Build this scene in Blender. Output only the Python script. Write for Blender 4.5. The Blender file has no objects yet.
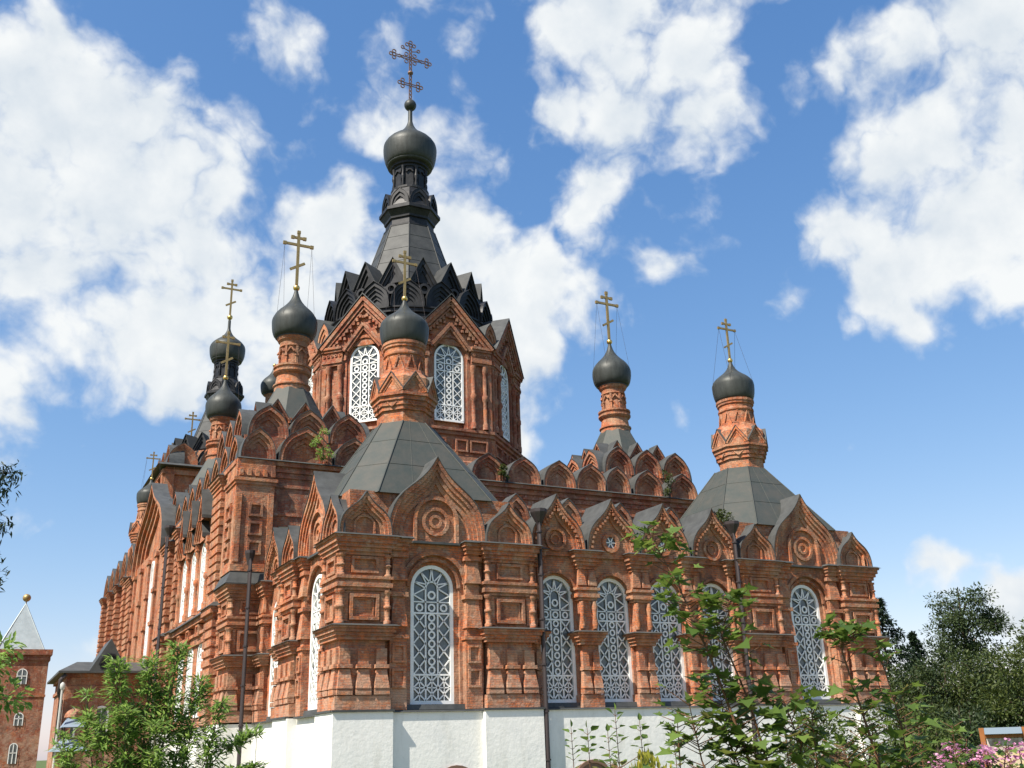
import bpy, math, random
from mathutils import Vector, Matrix
random.seed(7)
PI = math.pi
scn = bpy.context.scene
COL = scn.collection

# ---------------------------------------------------------------- camera
cd = bpy.data.cameras.new('camera'); cam = bpy.data.objects.new('camera', cd); COL.objects.link(cam)
cd.sensor_width = 36.0; cd.lens = 1000.0 / 1024.0 * 36.0; cd.clip_end = 3000; cd.clip_start = 0.1
cam.matrix_world = Matrix(((0.8908085, -0.1278221, -0.4360296, -10.1728), (-0.4533602, -0.3142575, -0.8340904, -32.4225), (-0.0304103, 0.9406932, -0.3378927, 1.6000), (0, 0, 0, 1)))
scn.camera = cam
scn.render.resolution_x = 1024; scn.render.resolution_y = 768

# ---------------------------------------------------------------- light
SUN = Vector((-1.0, -0.33, 1.32)).normalized()
elev = math.asin(SUN.z)
sl = bpy.data.lights.new('sun', 'SUN'); sl.energy = 5.0; sl.angle = math.radians(0.5); sl.color = (1.0, 0.93, 0.82)
so = bpy.data.objects.new('sun', sl); COL.objects.link(so)
so.rotation_euler = SUN.to_track_quat('Z', 'Y').to_euler()

scn.view_settings.view_transform = 'Standard'; scn.view_settings.look = 'None'
scn.view_settings.exposure = 0.8; scn.view_settings.gamma = 1.0; scn.view_settings.use_curve_mapping = False

W = bpy.data.worlds.new("World"); scn.world = W; W.use_nodes = True
nt = W.node_tree; N = nt.nodes; L = nt.links
for n in list(N): N.remove(n)
def wn(t, **k):
    n = N.new(t)
    for a, b in k.items(): setattr(n, a, b)
    return n
def wm(op, a, b=None, c=None, clamp=False):
    n = N.new('ShaderNodeMath'); n.operation = op; n.use_clamp = clamp
    for i, v in enumerate((a, b, c)):
        if v is None: continue
        if isinstance(v, (int, float)): n.inputs[i].default_value = v
        else: L.new(v, n.inputs[i])
    return n.outputs[0]
tc = wn('ShaderNodeTexCoord')
sky = wn('ShaderNodeTexSky', sky_type='NISHITA'); sky.sun_disc = False
sky.sun_elevation = elev; sky.sun_rotation = math.atan2(SUN.x, SUN.y)
sky.altitude = 200; sky.air_density = 1.0; sky.dust_density = 0.6; sky.ozone_density = 1.6
DIR = tc.outputs['Generated']
BLOBS = [(-0.0014, 0.8425, 0.5388, 0.084, 1), (-0.0228, 0.8847, 0.4656, 0.0974, 1), (0.0665, 0.8741, 0.4811, 0.1031, 1), (0.1227, 0.8795, 0.4598, 0.0754, 1), (0.0989, 0.918, 0.384, 0.0892, 1), (0.0113, 0.9172, 0.3983, 0.0769, 0.9), (0.1491, 0.9014, 0.4066, 0.0573, 1), (0.1371, 0.9325, 0.3342, 0.0475, 1), (0.0493, 0.8444, 0.5334, 0.0634, 1), (-0.0199, 0.815, 0.5792, 0.0329, 1), (0.1218, 0.9413, 0.3149, 0.0331, 0.9), (0.2457, 0.8402, 0.4834, 0.0602, 1), (0.2305, 0.8812, 0.4128, 0.0536, 0.9), (0.3571, 0.805, 0.4738, 0.0543, 1), (0.4106, 0.8044, 0.4293, 0.0597, 1), (0.4457, 0.798, 0.4056, 0.0419, 1), (0.4041, 0.8404, 0.3612, 0.0849, 1), (0.3268, 0.8613, 0.3891, 0.0893, 1), (0.4503, 0.7838, 0.4277, 0.0318, 1), (0.4296, 0.8502, 0.3042, 0.06, 0.9), (0.2288, 0.9156, 0.3307, 0.0585, 0.8), (0.173, 0.7586, 0.6282, 0.0506, 0.62), (0.2849, 0.7559, 0.5894, 0.0525, 0.5), (0.0942, 0.8166, 0.5695, 0.0201, 0.6), (0.185, 0.8235, 0.5363, 0.0332, 0.6), (0.337, 0.7569, 0.5599, 0.0387, 0.45), (0.4301, 0.6413, 0.6353, 0.0843, 1), (0.5162, 0.6064, 0.6048, 0.0542, 1), (0.428, 0.7006, 0.5709, 0.0463, 1), (0.4954, 0.6651, 0.5588, 0.0912, 1), (0.5445, 0.6379, 0.5446, 0.0477, 1), (0.4789, 0.7171, 0.5063, 0.0538, 1), (0.4763, 0.7343, 0.4836, 0.0315, 0.9), (0.5503, 0.7101, 0.4392, 0.0353, 0.85), (0.3326, 0.6865, 0.6467, 0.0374, 0.6), (0.5137, 0.7336, 0.4449, 0.0296, 0.55), (0.51, 0.7607, 0.4015, 0.0596, 0.42), (0.7047, 0.4388, 0.5575, 0.112, 1), (0.6913, 0.5131, 0.5087, 0.0766, 1), (0.7304, 0.5158, 0.4476, 0.081, 1), (0.6597, 0.5962, 0.4576, 0.0583, 1), (0.7003, 0.5826, 0.4125, 0.0577, 1), (0.7226, 0.5729, 0.3868, 0.0369, 1), (0.7369, 0.4577, 0.4975, 0.0871, 1), (0.6329, 0.5286, 0.5657, 0.0454, 0.8), (0.6477, 0.5675, 0.5083, 0.0417, 0.7), (0.7798, 0.457, 0.428, 0.0779, 1), (0.7567, 0.6389, 0.1383, 0.0382, 0.8), (0.7398, 0.6619, 0.1211, 0.0229, 0.7), (0.7928, 0.5979, 0.1185, 0.0336, 0.9), (0.7993, 0.5943, 0.0896, 0.035, 0.85), (-0.015, 0.9358, 0.3523, 0.0196, 0.7), (0.6274, 0.6732, 0.3914, 0.031, 0.55), (-0.0155, 0.9548, 0.297, 0.0222, 0.5), (0.7758, 0.5019, 0.3824, 0.0195, 0.6), (0.0832, 0.9916, 0.0986, 0.0538, 0.6), (0.5976, 0.5685, 0.5654, 0.0204, 0.45), (0.0038, 0.97, 0.243, 0.0536, 0.35), (0.7095, 0.6518, 0.268, 0.0377, 0.3), (0.8363, 0.542, 0.0828, 0.0507, 0.9), (-0.088, 0.8676, 0.4895, 0.0766, 1), (-0.0697, 0.9334, 0.3521, 0.0694, 1), (0.4925, 0.5489, 0.6754, 0.0811, 1), (0.771, 0.376, 0.514, 0.0906, 1), (0.6758, 0.5413, 0.5003, 0.0686, 0.95), (0.6606, 0.4965, 0.563, 0.0669, 0.95), (0.7225, 0.5482, 0.4213, 0.0549, 0.95), (0.0585, 0.9047, 0.422, 0.0646, 0.9), (0.4645, 0.6466, 0.6051, 0.0568, 0.8), (0.6756, 0.5812, 0.4535, 0.0513, 0.9)]
# fluffy displacement of the direction, then soft blobs
def noise(vec, scale, detail=8, rough=.55, dist=0.0):
    n = wn('ShaderNodeTexNoise'); n.inputs['Scale'].default_value = scale; n.inputs['Detail'].default_value = detail
    n.inputs['Roughness'].default_value = rough; n.inputs['Distortion'].default_value = dist; L.new(vec, n.inputs['Vector']); return n
nv = noise(DIR, 7.0, 4)
wv = wn('ShaderNodeVectorMath', operation='MULTIPLY_ADD'); L.new(nv.outputs['Color'], wv.inputs[0]); wv.inputs[1].default_value = (.13, .13, .13)
sb = wn('ShaderNodeVectorMath', operation='SUBTRACT'); L.new(DIR, sb.inputs[0]); sb.inputs[1].default_value = (.065, .065, .065)
L.new(sb.outputs[0], wv.inputs[2])
VEC = wv.outputs[0]
acc = None
for (x, y, z, r, w) in BLOBS:
    if w < .7: w -= .12
    d = wn('ShaderNodeVectorMath', operation='DISTANCE'); L.new(VEC, d.inputs[0]); d.inputs[1].default_value = (x, y, z)
    v = wm('MULTIPLY_ADD', d.outputs['Value'], -w * .82 / r, w * 1.0)
    acc = v if acc is None else wm('SMOOTH_MAX', acc, v, .22)
acc = wm('MAXIMUM', acc, -0.6)
n1 = noise(DIR, 8.0, 12, .56, .0)
n2 = noise(DIR, 4.0, 8, .55, .0)
nb_ = noise(VEC, 13.0, 5, .5)
pf = wm('ABSOLUTE', wm('MULTIPLY_ADD', nb_.outputs['Fac'], 2.0, -1.0))
nn = wm('ADD', wm('MULTIPLY', n1.outputs['Fac'], 1.55), wm('MULTIPLY', n2.outputs['Fac'], .8))
dens = wm('ADD', acc, wm('SUBTRACT', nn, 1.25))
dens = wm('ADD', dens, wm('MULTIPLY_ADD', pf, .9, -.20))
mr = wn('ShaderNodeMapRange', interpolation_type='SMOOTHSTEP'); L.new(dens, mr.inputs[0]); mr.inputs[1].default_value = -.04; mr.inputs[2].default_value = .52
alpha = mr.outputs[0]
# relief inside the clouds: thick middles are a little greyer, edges and sun side whiter
off = wn('ShaderNodeVectorMath', operation='ADD'); L.new(DIR, off.inputs[0]); off.inputs[1].default_value = tuple(SUN * .03)
n3 = noise(off.outputs[0], 8.0, 12, .56, .0)
rel = wm('SUBTRACT', n1.outputs['Fac'], n3.outputs['Fac'])
thick = wn('ShaderNodeMapRange'); L.new(dens, thick.inputs[0]); thick.inputs[1].default_value = .3; thick.inputs[2].default_value = 1.25
shade = wm('ADD', wm('MULTIPLY_ADD', thick.outputs[0], -.20, 1.0), wm('MULTIPLY', rel, 1.3))
shade = wm('ADD', shade, wm('MULTIPLY_ADD', pf, .5, -.12))
shade = wm('ADD', shade, wm('MULTIPLY_ADD', n2.outputs['Fac'], .5, -.25))
sh2 = wn('ShaderNodeMapRange'); L.new(shade, sh2.inputs[0]); sh2.inputs[1].default_value = .55; sh2.inputs[2].default_value = 1.1
cc = wn('ShaderNodeMixRGB'); L.new(sh2.outputs[0], cc.inputs[0]); cc.inputs[1].default_value = (3.5, 4.0, 4.55, 1); cc.inputs[2].default_value = (5.35, 5.5, 5.55, 1)
sr = wn('ShaderNodeSeparateColor'); L.new(sky.outputs[0], sr.inputs[0]); tint = wn('ShaderNodeCombineColor')
for i_, (ga, am) in enumerate(((1.12, .76), (.83, 1.118), (.60, 1.86))):
    L.new(wm('MULTIPLY', wm('POWER', sr.outputs[i_], ga), am), tint.inputs[i_])
mix = wn('ShaderNodeMixRGB'); L.new(alpha, mix.inputs[0]); L.new(tint.outputs[0], mix.inputs[1]); L.new(cc.outputs[0], mix.inputs[2])
bg = wn('ShaderNodeBackground'); bg.inputs[1].default_value = 0.10; L.new(mix.outputs[0], bg.inputs[0])
ow = wn('ShaderNodeOutputWorld'); L.new(bg.outputs[0], ow.inputs[0])

# ---------------------------------------------------------------- materials
def mat(name, base, rough=.8, metal=0.0, var=0.0, vscale=1.0, dark=None, bump=0.0, bscale=20, spec=.3, streak=0.0, coat=0):
    m = bpy.data.materials.new(name); m.use_nodes = True
    nt = m.node_tree; N = nt.nodes; L = nt.links; b = N['Principled BSDF']
    b.inputs['Roughness'].default_value = rough; b.inputs['Metallic'].default_value = metal
    b.inputs['Specular IOR Level'].default_value = spec
    b.inputs['Base Color'].default_value = (*base, 1)
    if coat: b.inputs['Coat Weight'].default_value = coat
    g = N.new('ShaderNodeNewGeometry')
    if var > 0:
        n = N.new('ShaderNodeTexNoise'); n.inputs['Scale'].default_value = vscale; n.inputs['Detail'].default_value = 8; n.inputs['Roughness'].default_value = .65
        if streak:
            mp = N.new('ShaderNodeMapping'); mp.inputs['Scale'].default_value = (1, 1, streak); L.new(g.outputs['Position'], mp.inputs[0]); L.new(mp.outputs[0], n.inputs['Vector'])
        else: L.new(g.outputs['Position'], n.inputs['Vector'])
        cr = N.new('ShaderNodeMapRange'); L.new(n.outputs['Fac'], cr.inputs[0]); cr.inputs[1].default_value = .35; cr.inputs[2].default_value = .68
        mx = N.new('ShaderNodeMixRGB'); L.new(cr.outputs[0], mx.inputs[0]); mx.inputs[1].default_value = (*base, 1)
        mx.inputs[2].default_value = (*(dark if dark else tuple(c * (1 - var) for c in base)), 1)
        L.new(mx.outputs[0], b.inputs['Base Color'])
    if bump > 0:
        n2 = N.new('ShaderNodeTexNoise'); n2.inputs['Scale'].default_value = bscale; n2.inputs['Detail'].default_value = 4
        L.new(g.outputs['Position'], n2.inputs['Vector'])
        bp = N.new('ShaderNodeBump'); bp.inputs['Strength'].default_value = bump; bp.inputs['Distance'].default_value = .02
        L.new(n2.outputs['Fac'], bp.inputs['Height']); L.new(bp.outputs[0], b.inputs['Normal'])
    return m
def brick_mat(name, c1, c2, tan=(.43, .27, .17), tanw=.8, dark=(.12, .055, .042)):
    m = bpy.data.materials.new(name); m.use_nodes = True
    nt = m.node_tree; N = nt.nodes; L = nt.links; b = N['Principled BSDF']
    b.inputs['Roughness'].default_value = .9; b.inputs['Specular IOR Level'].default_value = .15
    uv = N.new('ShaderNodeUVMap'); g = N.new('ShaderNodeNewGeometry')
    br = N.new('ShaderNodeTexBrick'); L.new(uv.outputs[0], br.inputs['Vector'])
    br.inputs['Scale'].default_value = 1; br.inputs['Brick Width'].default_value = .27; br.inputs['Row Height'].default_value = .085
    br.inputs['Mortar Size'].default_value = .009; br.inputs['Bias'].default_value = 0
    br.inputs['Color1'].default_value = (*c1, 1); br.inputs['Color2'].default_value = (*c2, 1); br.inputs['Mortar'].default_value = (.30, .20, .15, 1)
    def nz(s, d=6, r=.6, sc=None):
        n = N.new('ShaderNodeTexNoise'); n.inputs['Scale'].default_value = s; n.inputs['Detail'].default_value = d; n.inputs['Roughness'].default_value = r
        if sc:
            mp = N.new('ShaderNodeMapping'); mp.inputs['Scale'].default_value = sc; L.new(g.outputs['Position'], mp.inputs[0]); L.new(mp.outputs[0], n.inputs['Vector'])
        else: L.new(g.outputs['Position'], n.inputs['Vector'])
        return n.outputs['Fac']
    def rng(v, a, c, lo=0, hi=1):
        r = N.new('ShaderNodeMapRange'); L.new(v, r.inputs[0]); r.inputs[1].default_value = a; r.inputs[2].default_value = c
        r.inputs[3].default_value = lo; r.inputs[4].default_value = hi; return r.outputs[0]
    def mx(f, a, c, bt='MIX'):
        x = N.new('ShaderNodeMixRGB'); x.blend_type = bt
        if isinstance(f, float): x.inputs[0].default_value = f
        else: L.new(f, x.inputs[0])
        for i, v in ((1, a), (2, c)):
            if isinstance(v, tuple): x.inputs[i].default_value = (*v, 1)
            else: L.new(v, x.inputs[i])
        return x.outputs[0]
    vo = N.new('ShaderNodeTexVoronoi'); vo.feature = 'F1'; vo.distance = 'CHEBYCHEV'; vo.inputs['Scale'].default_value = 2.2; L.new(g.outputs['Position'], vo.inputs['Vector'])
    sp = N.new('ShaderNodeSeparateColor'); L.new(vo.outputs['Color'], sp.inputs[0])
    v2 = N.new('ShaderNodeTexVoronoi'); v2.inputs['Scale'].default_value = 7.0; L.new(g.outputs['Position'], v2.inputs['Vector'])
    s2 = N.new('ShaderNodeSeparateColor'); L.new(v2.outputs['Color'], s2.inputs[0])
    col = mx(rng(sp.outputs[0], .55, 1, 0, .55), br.outputs['Color'], (.56, .20, .07))      # repaired orange pieces
    col = mx(rng(sp.outputs[1], .5, 1, 0, .5), col, tan)
    col = mx(rng(s2.outputs[0], .6, 1, 0, .32), col, dark)
    col = mx(rng(s2.outputs[1], .75, 1, 0, .5), col, (.50, .38, .29))                        # salt bloom on single bricks
    col = mx(rng(nz(.8, 8, .75), .46, .62, 0, tanw), col, tan)          # pale weathered patches
    col = mx(rng(nz(1.1, 8, .7, (1, 1, .45)), .48, .67, 0, .78), col, dark)               # sooty streaks
    col = mx(rng(nz(5.0, 3, .5), .56, .74, 0, .5), col, (c1[0] * 1.25, c1[1] * 1.25, c1[2] * 1.1))
    col = mx(rng(nz(14.0, 4, .7), .52, .68, 0, .6), col, dark)
    sx = N.new('ShaderNodeSeparateXYZ'); L.new(g.outputs['Position'], sx.inputs[0])     # salt bloom low on the wall, in ragged patches
    mm = N.new('ShaderNodeMath'); mm.operation = 'MULTIPLY'; L.new(rng(sx.outputs[2], 5.2, 2.6, 0, 1), mm.inputs[0]); L.new(rng(nz(1.6, 8, .75), .42, .6, 0, .75), mm.inputs[1])
    col = mx(mm.outputs[0], col, (.48, .32, .235))
    oi = N.new('ShaderNodeObjectInfo'); col = mx(rng(oi.outputs['Random'], .4, 1, 0, .2), col, (.38, .20, .12))
    L.new(col, b.inputs['Base Color'])
    bp = N.new('ShaderNodeBump'); bp.inputs['Strength'].default_value = .9; bp.inputs['Distance'].default_value = .035
    nb = N.new('ShaderNodeMath'); nb.operation = 'SUBTRACT'; L.new(nz(9.0, 5), nb.inputs[0]); L.new(br.outputs['Fac'], nb.inputs[1])
    L.new(nb.outputs[0], bp.inputs['Height']); L.new(bp.outputs[0], b.inputs['Normal'])
    return m
M = {
 'brick': brick_mat('red_brick', (.61, .178, .066), (.36, .10, .046)),
 'brick2': brick_mat('dark_red_brick', (.41, .105, .05), (.26, .066, .037), tanw=.45),
 'brick3': brick_mat('plain_orange_brick', (.44, .135, .05), (.28, .085, .038), tanw=.4),
 'wframe': mat('white_paint', (.87, .87, .84), .5, var=.12, vscale=4),
 'glass': mat('window_glass', (.06, .07, .075), .2, spec=.7, var=.5, vscale=1.6, dark=(.17, .185, .18)),
 'roof': mat('green_grey_sheet_metal', (.048, .057, .052), .62, .1, var=.6, vscale=1.6, dark=(.072, .07, .06), bump=.5, bscale=5),
 'flash': mat('grey_sheet_flashing', (.085, .088, .085), .6, .15, var=.4, vscale=2),
 'black': mat('blackened_metal', (.035, .035, .036), .5, .3, var=.5, vscale=2, dark=(.014, .014, .015)),
 'tent': mat('dark_grey_sheet_metal', (.058, .06, .058), .6, .1, var=.35, vscale=1.2, dark=(.03, .032, .032)),
 'onion': mat('dark_green_copper', (.055, .06, .055), .5, .12, var=.9, vscale=5, streak=.15, bump=.5, bscale=3, dark=(.034, .036, .032)),
 'gold': mat('gilded_metal', (.72, .48, .16), .35, .9),
 'cross': mat('dull_gilt', (.42, .29, .12), .45, .55, var=.3, vscale=5),
 'canvas': mat('blue_grey_canopy', (.20, .25, .31), .6),
 'rust': mat('rusted_openwork', (.22, .13, .09), .6, .3),
 'pipe': mat('dark_pipe', (.05, .04, .04), .5, .2),
 'tin': mat('light_tin_sheet', (.40, .45, .45), .45, .3, var=.2, vscale=2),
}
def plaster():
    m = mat('whitewash', (.80, .79, .74), .92, bump=.5, bscale=7); nt = m.node_tree; N = nt.nodes; L = nt.links; b = N['Principled BSDF']; g = N['Geometry']
    col = None; base = (.80, .79, .74, 1)
    for sc, s, lo, hi, c, amt in (((1, 1, .22), 2.2, .50, .72, (.58, .57, .51, 1), .55), ((1, 1, 1), .9, .50, .70, (.70, .70, .67, 1), .8), ((1, 1, 1), 9, .60, .74, (.50, .47, .42, 1), .45), ((1, 1, .5), 30, .62, .8, (.6, .58, .52, 1), .4)):
        mp = N.new('ShaderNodeMapping'); mp.inputs['Scale'].default_value = sc; L.new(g.outputs['Position'], mp.inputs[0])
        n = N.new('ShaderNodeTexNoise'); n.inputs['Scale'].default_value = s; n.inputs['Detail'].default_value = 7; n.inputs['Roughness'].default_value = .65; L.new(mp.outputs[0], n.inputs['Vector'])
        r = N.new('ShaderNodeMapRange'); L.new(n.outputs['Fac'], r.inputs[0]); r.inputs[1].default_value = lo; r.inputs[2].default_value = hi; r.inputs[4].default_value = amt
        x = N.new('ShaderNodeMixRGB'); L.new(r.outputs[0], x.inputs[0])
        if col is None: x.inputs[1].default_value = base
        else: L.new(col, x.inputs[1])
        x.inputs[2].default_value = c; col = x.outputs[0]
    L.new(col, b.inputs['Base Color']); return m
M['white'] = plaster()
# ---------------------------------------------------------------- mesh helpers
class MB:
    def __init__(s): s.v = []; s.f = []; s.m = []; s.T = None; s.sm = []
    def add(s, pts, faces, m=0, smooth=False):
        k = len(s.v)
        for p in pts:
            p = Vector(p)
            s.v.append(s.T @ p if s.T else p)
        for f in faces: s.f.append([k + i for i in f]); s.m.append(m); s.sm.append(smooth)
    def box(s, x0, x1, y0, y1, z0, z1, m=0): s.frus(x0, x1, y0, y1, z0, x0, x1, y0, y1, z1, m)
    def frus(s, x0, x1, y0, y1, z0, a0, a1, b0, b1, z1, m=0):
        s.add([(x0, y0, z0), (x1, y0, z0), (x1, y1, z0), (x0, y1, z0), (a0, b0, z1), (a1, b0, z1), (a1, b1, z1), (a0, b1, z1)],
              [(0, 3, 2, 1), (4, 5, 6, 7), (0, 1, 5, 4), (1, 2, 6, 5), (2, 3, 7, 6), (3, 0, 4, 7)], m)
    def bar(s, p, q, w, d, m=0):
        # flat bar in the xz plane from p to q (x,z), width w, y from d[0] to d[1]
        dx, dz = q[0] - p[0], q[1] - p[1]; l = math.hypot(dx, dz) or 1; nx, nz = -dz / l * w / 2, dx / l * w / 2
        P = [(p[0] + nx, p[1] + nz), (p[0] - nx, p[1] - nz), (q[0] - nx, q[1] - nz), (q[0] + nx, q[1] + nz)]
        s.add([(a, d[0], b) for a, b in P] + [(a, d[1], b) for a, b in P], [(0, 1, 2, 3), (7, 6, 5, 4), (0, 4, 5, 1), (1, 5, 6, 2), (2, 6, 7, 3), (3, 7, 4, 0)], m)
    def ring(s, cx, cz, r0, r1, y0, y1, n=12, m=0, a0=0, a1=2 * PI):
        full = abs(a1 - a0 - 2 * PI) < 1e-6; k = n if full else n + 1
        pts = []
        for i in range(k):
            a = a0 + (a1 - a0) * i / n; c, q = math.cos(a), math.sin(a)
            for r, y in ((r0, y0), (r1, y0), (r1, y1), (r0, y1)): pts.append((cx + r * c, y, cz + r * q))
        F = []
        for i in range(n):
            a = 4 * i; b = 4 * ((i + 1) % k)
            for j in range(4): F.append((a + j, a + (j + 1) % 4, b + (j + 1) % 4, b + j))
        s.add(pts, F, m)
    def lathe(s, prof, n=24, m=0, cx=0, cy=0, smooth=True, rot=0, rib=0, cap=True, sq=1.0):
        pts = []
        for (r, z) in prof:
            for i in range(n):
                a = rot + 2 * PI * i / n; rr = r * (1 + (rib if i % 2 else 0)); pts.append((cx + rr * math.cos(a), cy + rr * math.sin(a) * sq, z))
        F = []
        for j in range(len(prof) - 1):
            for i in range(n): F.append((j * n + i, j * n + (i + 1) % n, (j + 1) * n + (i + 1) % n, (j + 1) * n + i))
        s.add(pts, F, m, smooth)
        if cap:
            s.add(pts[:n], [tuple(range(n))[::-1]], m); s.add(pts[-n:], [tuple(range(n))], m)
    def oct(s, prof, m=0, cx=0, cy=0, cap=True):
        # octagon prism stack given by apothems, faces square to the axes
        k = 1 / math.cos(PI / 8); s.lathe([(a * k, z) for a, z in prof], 8, m, cx, cy, False, PI / 8, 0, cap)
    def tube(s, path, r, n=8, m=0, smooth=True, r2=None):
        P = [Vector(p) for p in path]; rings = []
        for i, p in enumerate(P):
            t = (P[min(i + 1, len(P) - 1)] - P[max(i - 1, 0)]).normalized()
            u = t.cross(Vector((0, 0, 1)))
            if u.length < .05: u = t.cross(Vector((1, 0, 0)))
            u.normalize(); w = t.cross(u)
            rr = r if r2 is None else r + (r2 - r) * i / (len(P) - 1)
            rings.append([p + (u * math.cos(2 * PI * j / n) + w * math.sin(2 * PI * j / n)) * rr for j in range(n)])
        pts = [q for rg in rings for q in rg]; F = []
        for i in range(len(P) - 1):
            for j in range(n): F.append((i * n + j, i * n + (j + 1) % n, (i + 1) * n + (j + 1) % n, (i + 1) * n + j))
        s.add(pts, F, m, smooth)
        s.add(rings[0], [tuple(range(n))[::-1]], m); s.add(rings[-1], [tuple(range(n))], m)
    def strip(s, A, ya, B, yb, m=0, closed=False):
        # quads between two outlines in the xz plane
        n = len(A); pts = [(x, ya, z) for x, z in A] + [(x, yb, z) for x, z in B]
        s.add(pts, [(i, (i + 1) % n, n + (i + 1) % n, n + i) for i in range(n if closed else n - 1)], m)
    def fill(s, A, y, m=0): s.add([(x, y, z) for x, z in A], [tuple(range(len(A)))], m)
    def mesh(s, name, mats):
        me = bpy.data.meshes.new(name); me.from_pydata([tuple(v) for v in s.v], [], s.f)
        for k in mats: me.materials.append(M[k])
        me.polygons.foreach_set('material_index', s.m); me.polygons.foreach_set('use_smooth', s.sm)
        uv = me.uv_layers.new(name='UVMap'); dat = [0.0] * (2 * len(me.loops)); V = me.vertices
        for p in me.polygons:
            nx, ny, nz = p.normal
            h = math.hypot(nx, ny)
            if h < .5: tx, ty = 1, 0
            else: tx, ty = -ny / h, nx / h
            for li in p.loop_indices:
                c = V[me.loops[li].vertex_index].co
                dat[2 * li] = c.x * tx + c.y * ty; dat[2 * li + 1] = c.z if h >= .5 else c.y
        uv.data.foreach_set('uv', dat); me.update()
        return me
    def build(s, name, mats, parent=None, T=None):
        return put(name, s.mesh(name, mats if isinstance(mats, (list, tuple)) else [mats]), parent, T)
def put(name, me, parent=None, T=None):
    o = bpy.data.objects.new(name, me); COL.objects.link(o)
    if parent: o.parent = parent
    if T is not None: o.matrix_basis = T
    return o
def tag(o, label=None, cat=None, group=None, kind=None):
    for k, v in (('label', label), ('category', cat), ('group', group), ('kind', kind)):
        if v: o[k] = v
    return o
def empty(name, loc=(0, 0, 0), rz=0, parent=None):
    o = bpy.data.objects.new(name, None); COL.objects.link(o); o.location = loc; o.rotation_euler = (0, 0, rz)
    o.empty_display_size = .3
    if parent: o.parent = parent
    return o
def FR(x, y, z=0, deg=0): return Matrix.Translation((x, y, z)) @ Matrix.Rotation(math.radians(deg), 4, 'Z')
# face frames: local x runs along the wall to the viewer's right, local -y points out of the wall
OGEE = [(1, 0), (1.0, .10), (.985, .2), (.95, .3), (.89, .40), (.80, .49), (.69, .565), (.56, .63), (.43, .69), (.31, .75), (.20, .82), (.10, .90), (.03, .97), (0, 1)]
KEEL = [(1, 0), (.995, .12), (.97, .26), (.92, .40), (.84, .53), (.73, .65), (.60, .75), (.45, .83), (.30, .895), (.15, .955), (0, 1.02)]
ROUND = [(math.cos(a * PI / 20), math.sin(a * PI / 20)) for a in range(0, 11)]
PEAK = [(1, 0), (1, .10), (.75, .32), (.5, .55), (.25, .78), (0, 1)]
def outline(P, w, h, s=1.0):
    R = [(x * w / 2 * s, z * h * s) for x, z in P]
    return R + [(-x, z) for x, z in R[-2::-1]]
KC = {}
def kok_mesh(P, w, h, depth, rings=((1, 0), (.88, .07), (.78, .14), (.66, .20)), dent=False, niche=None, mats=('brick', 'flash'), lip=.07, cap=True):
    key = (id(P), round(w, 2), round(h, 2), depth, rings, dent, niche, mats)
    if key in KC: return KC[key]
    b = MB(); n = len(rings)
    for i, (s, y) in enumerate(rings):
        A = outline(P, w, h, s)
        if i + 1 < n:
            B = outline(P, w, h, rings[i + 1][0]); b.strip(A, y, B, y, 0); b.strip(B, y, B, rings[i + 1][1], 0)
        else: b.fill(A, y, 0)
    A = outline(P, w, h, 1)
    b.strip(A, 0, A, depth, 0); b.fill(A[::-1], depth, 0)
    if cap and lip == .07: lip = .03
    if cap:                                   # metal sheet over the back of the gable
        C = outline(P, w + .05, h + .035, 1); b.strip(C, -lip, C, depth, 1)
        b.strip(A, -lip, C, -lip, 1)
        b.strip(A, -lip, A, 0.0, 1)
    if dent:
        for side in (-1, 1):
            D = outline(P, w, h, .83); q = D[1:len(D) - 1:1]
            for (x, z) in q: b.box(x - .05, x + .05, rings[1][1] - .05, rings[1][1] + .02, z - .05, z + .05)
            break
    if niche == 'roundel':
        r = w * .15; cz = h * .27
        b.ring(0, cz, r, r * 1.3, rings[-1][1] - .10, rings[-1][1] + .01, 16); b.ring(0, cz, r * .45, r * .62, rings[-1][1] - .06, rings[-1][1] + .01, 12)
    if niche == 'oculus':
        r = w * .10; cz = h * .27
        b.ring(0, cz, r, r * 1.7, rings[-1][1] - .10, rings[-1][1] + .01, 16); b.ring(0, cz, 0.001, r, rings[-1][1] - .012, rings[-1][1] - .006, 16, 2)
        for a in range(3): b.bar((-r * math.cos(a * PI / 3), cz - r * math.sin(a * PI / 3)), (r * math.cos(a * PI / 3), cz + r * math.sin(a * PI / 3)), .04, (rings[-1][1] - .05, rings[-1][1] - .02), 3)
    if niche == 'arch':
        aw = w * .40; y = rings[-1][1]; r = aw / 2; z0 = .10; zs = h * .28
        b.ring(0, zs, r, r + .13, y - .12, y, 14, 0, 0, PI)
        b.box(-r - .13, -r, y - .12, y, z0, zs); b.box(r, r + .13, y - .12, y, z0, zs)
        b.box(-r - .16, r + .16, y - .16, y, z0 - .08, z0, 1)
        b.ring(0, zs - .05, r * .55, r * .72, y - .07, y, 16); b.ring(0, zs - .05, r * .2, r * .34, y - .05, y, 12)
    if niche == 'small':
        aw = w * .34; y = rings[-1][1]; r = aw / 2; zs = h * .22
        b.ring(0, zs, r, r + .08, y - .07, y, 10, 0, 0, PI); b.box(-r - .08, -r, y - .07, y, 0, zs); b.box(r, r + .08, y - .07, y, 0, zs)
        for k in range(-2, 3):
            a = PI / 2 + k * .5; b.box(math.cos(a) * r * 1.75 - .035, math.cos(a) * r * 1.75 + .035, y - .06, y, zs + math.sin(a) * r * 1.75 - .035, zs + math.sin(a) * r * 1.75 + .035)
    me = b.mesh('kokoshnik', list(mats) + ['glass', 'wframe']); KC[key] = me; return me
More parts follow.
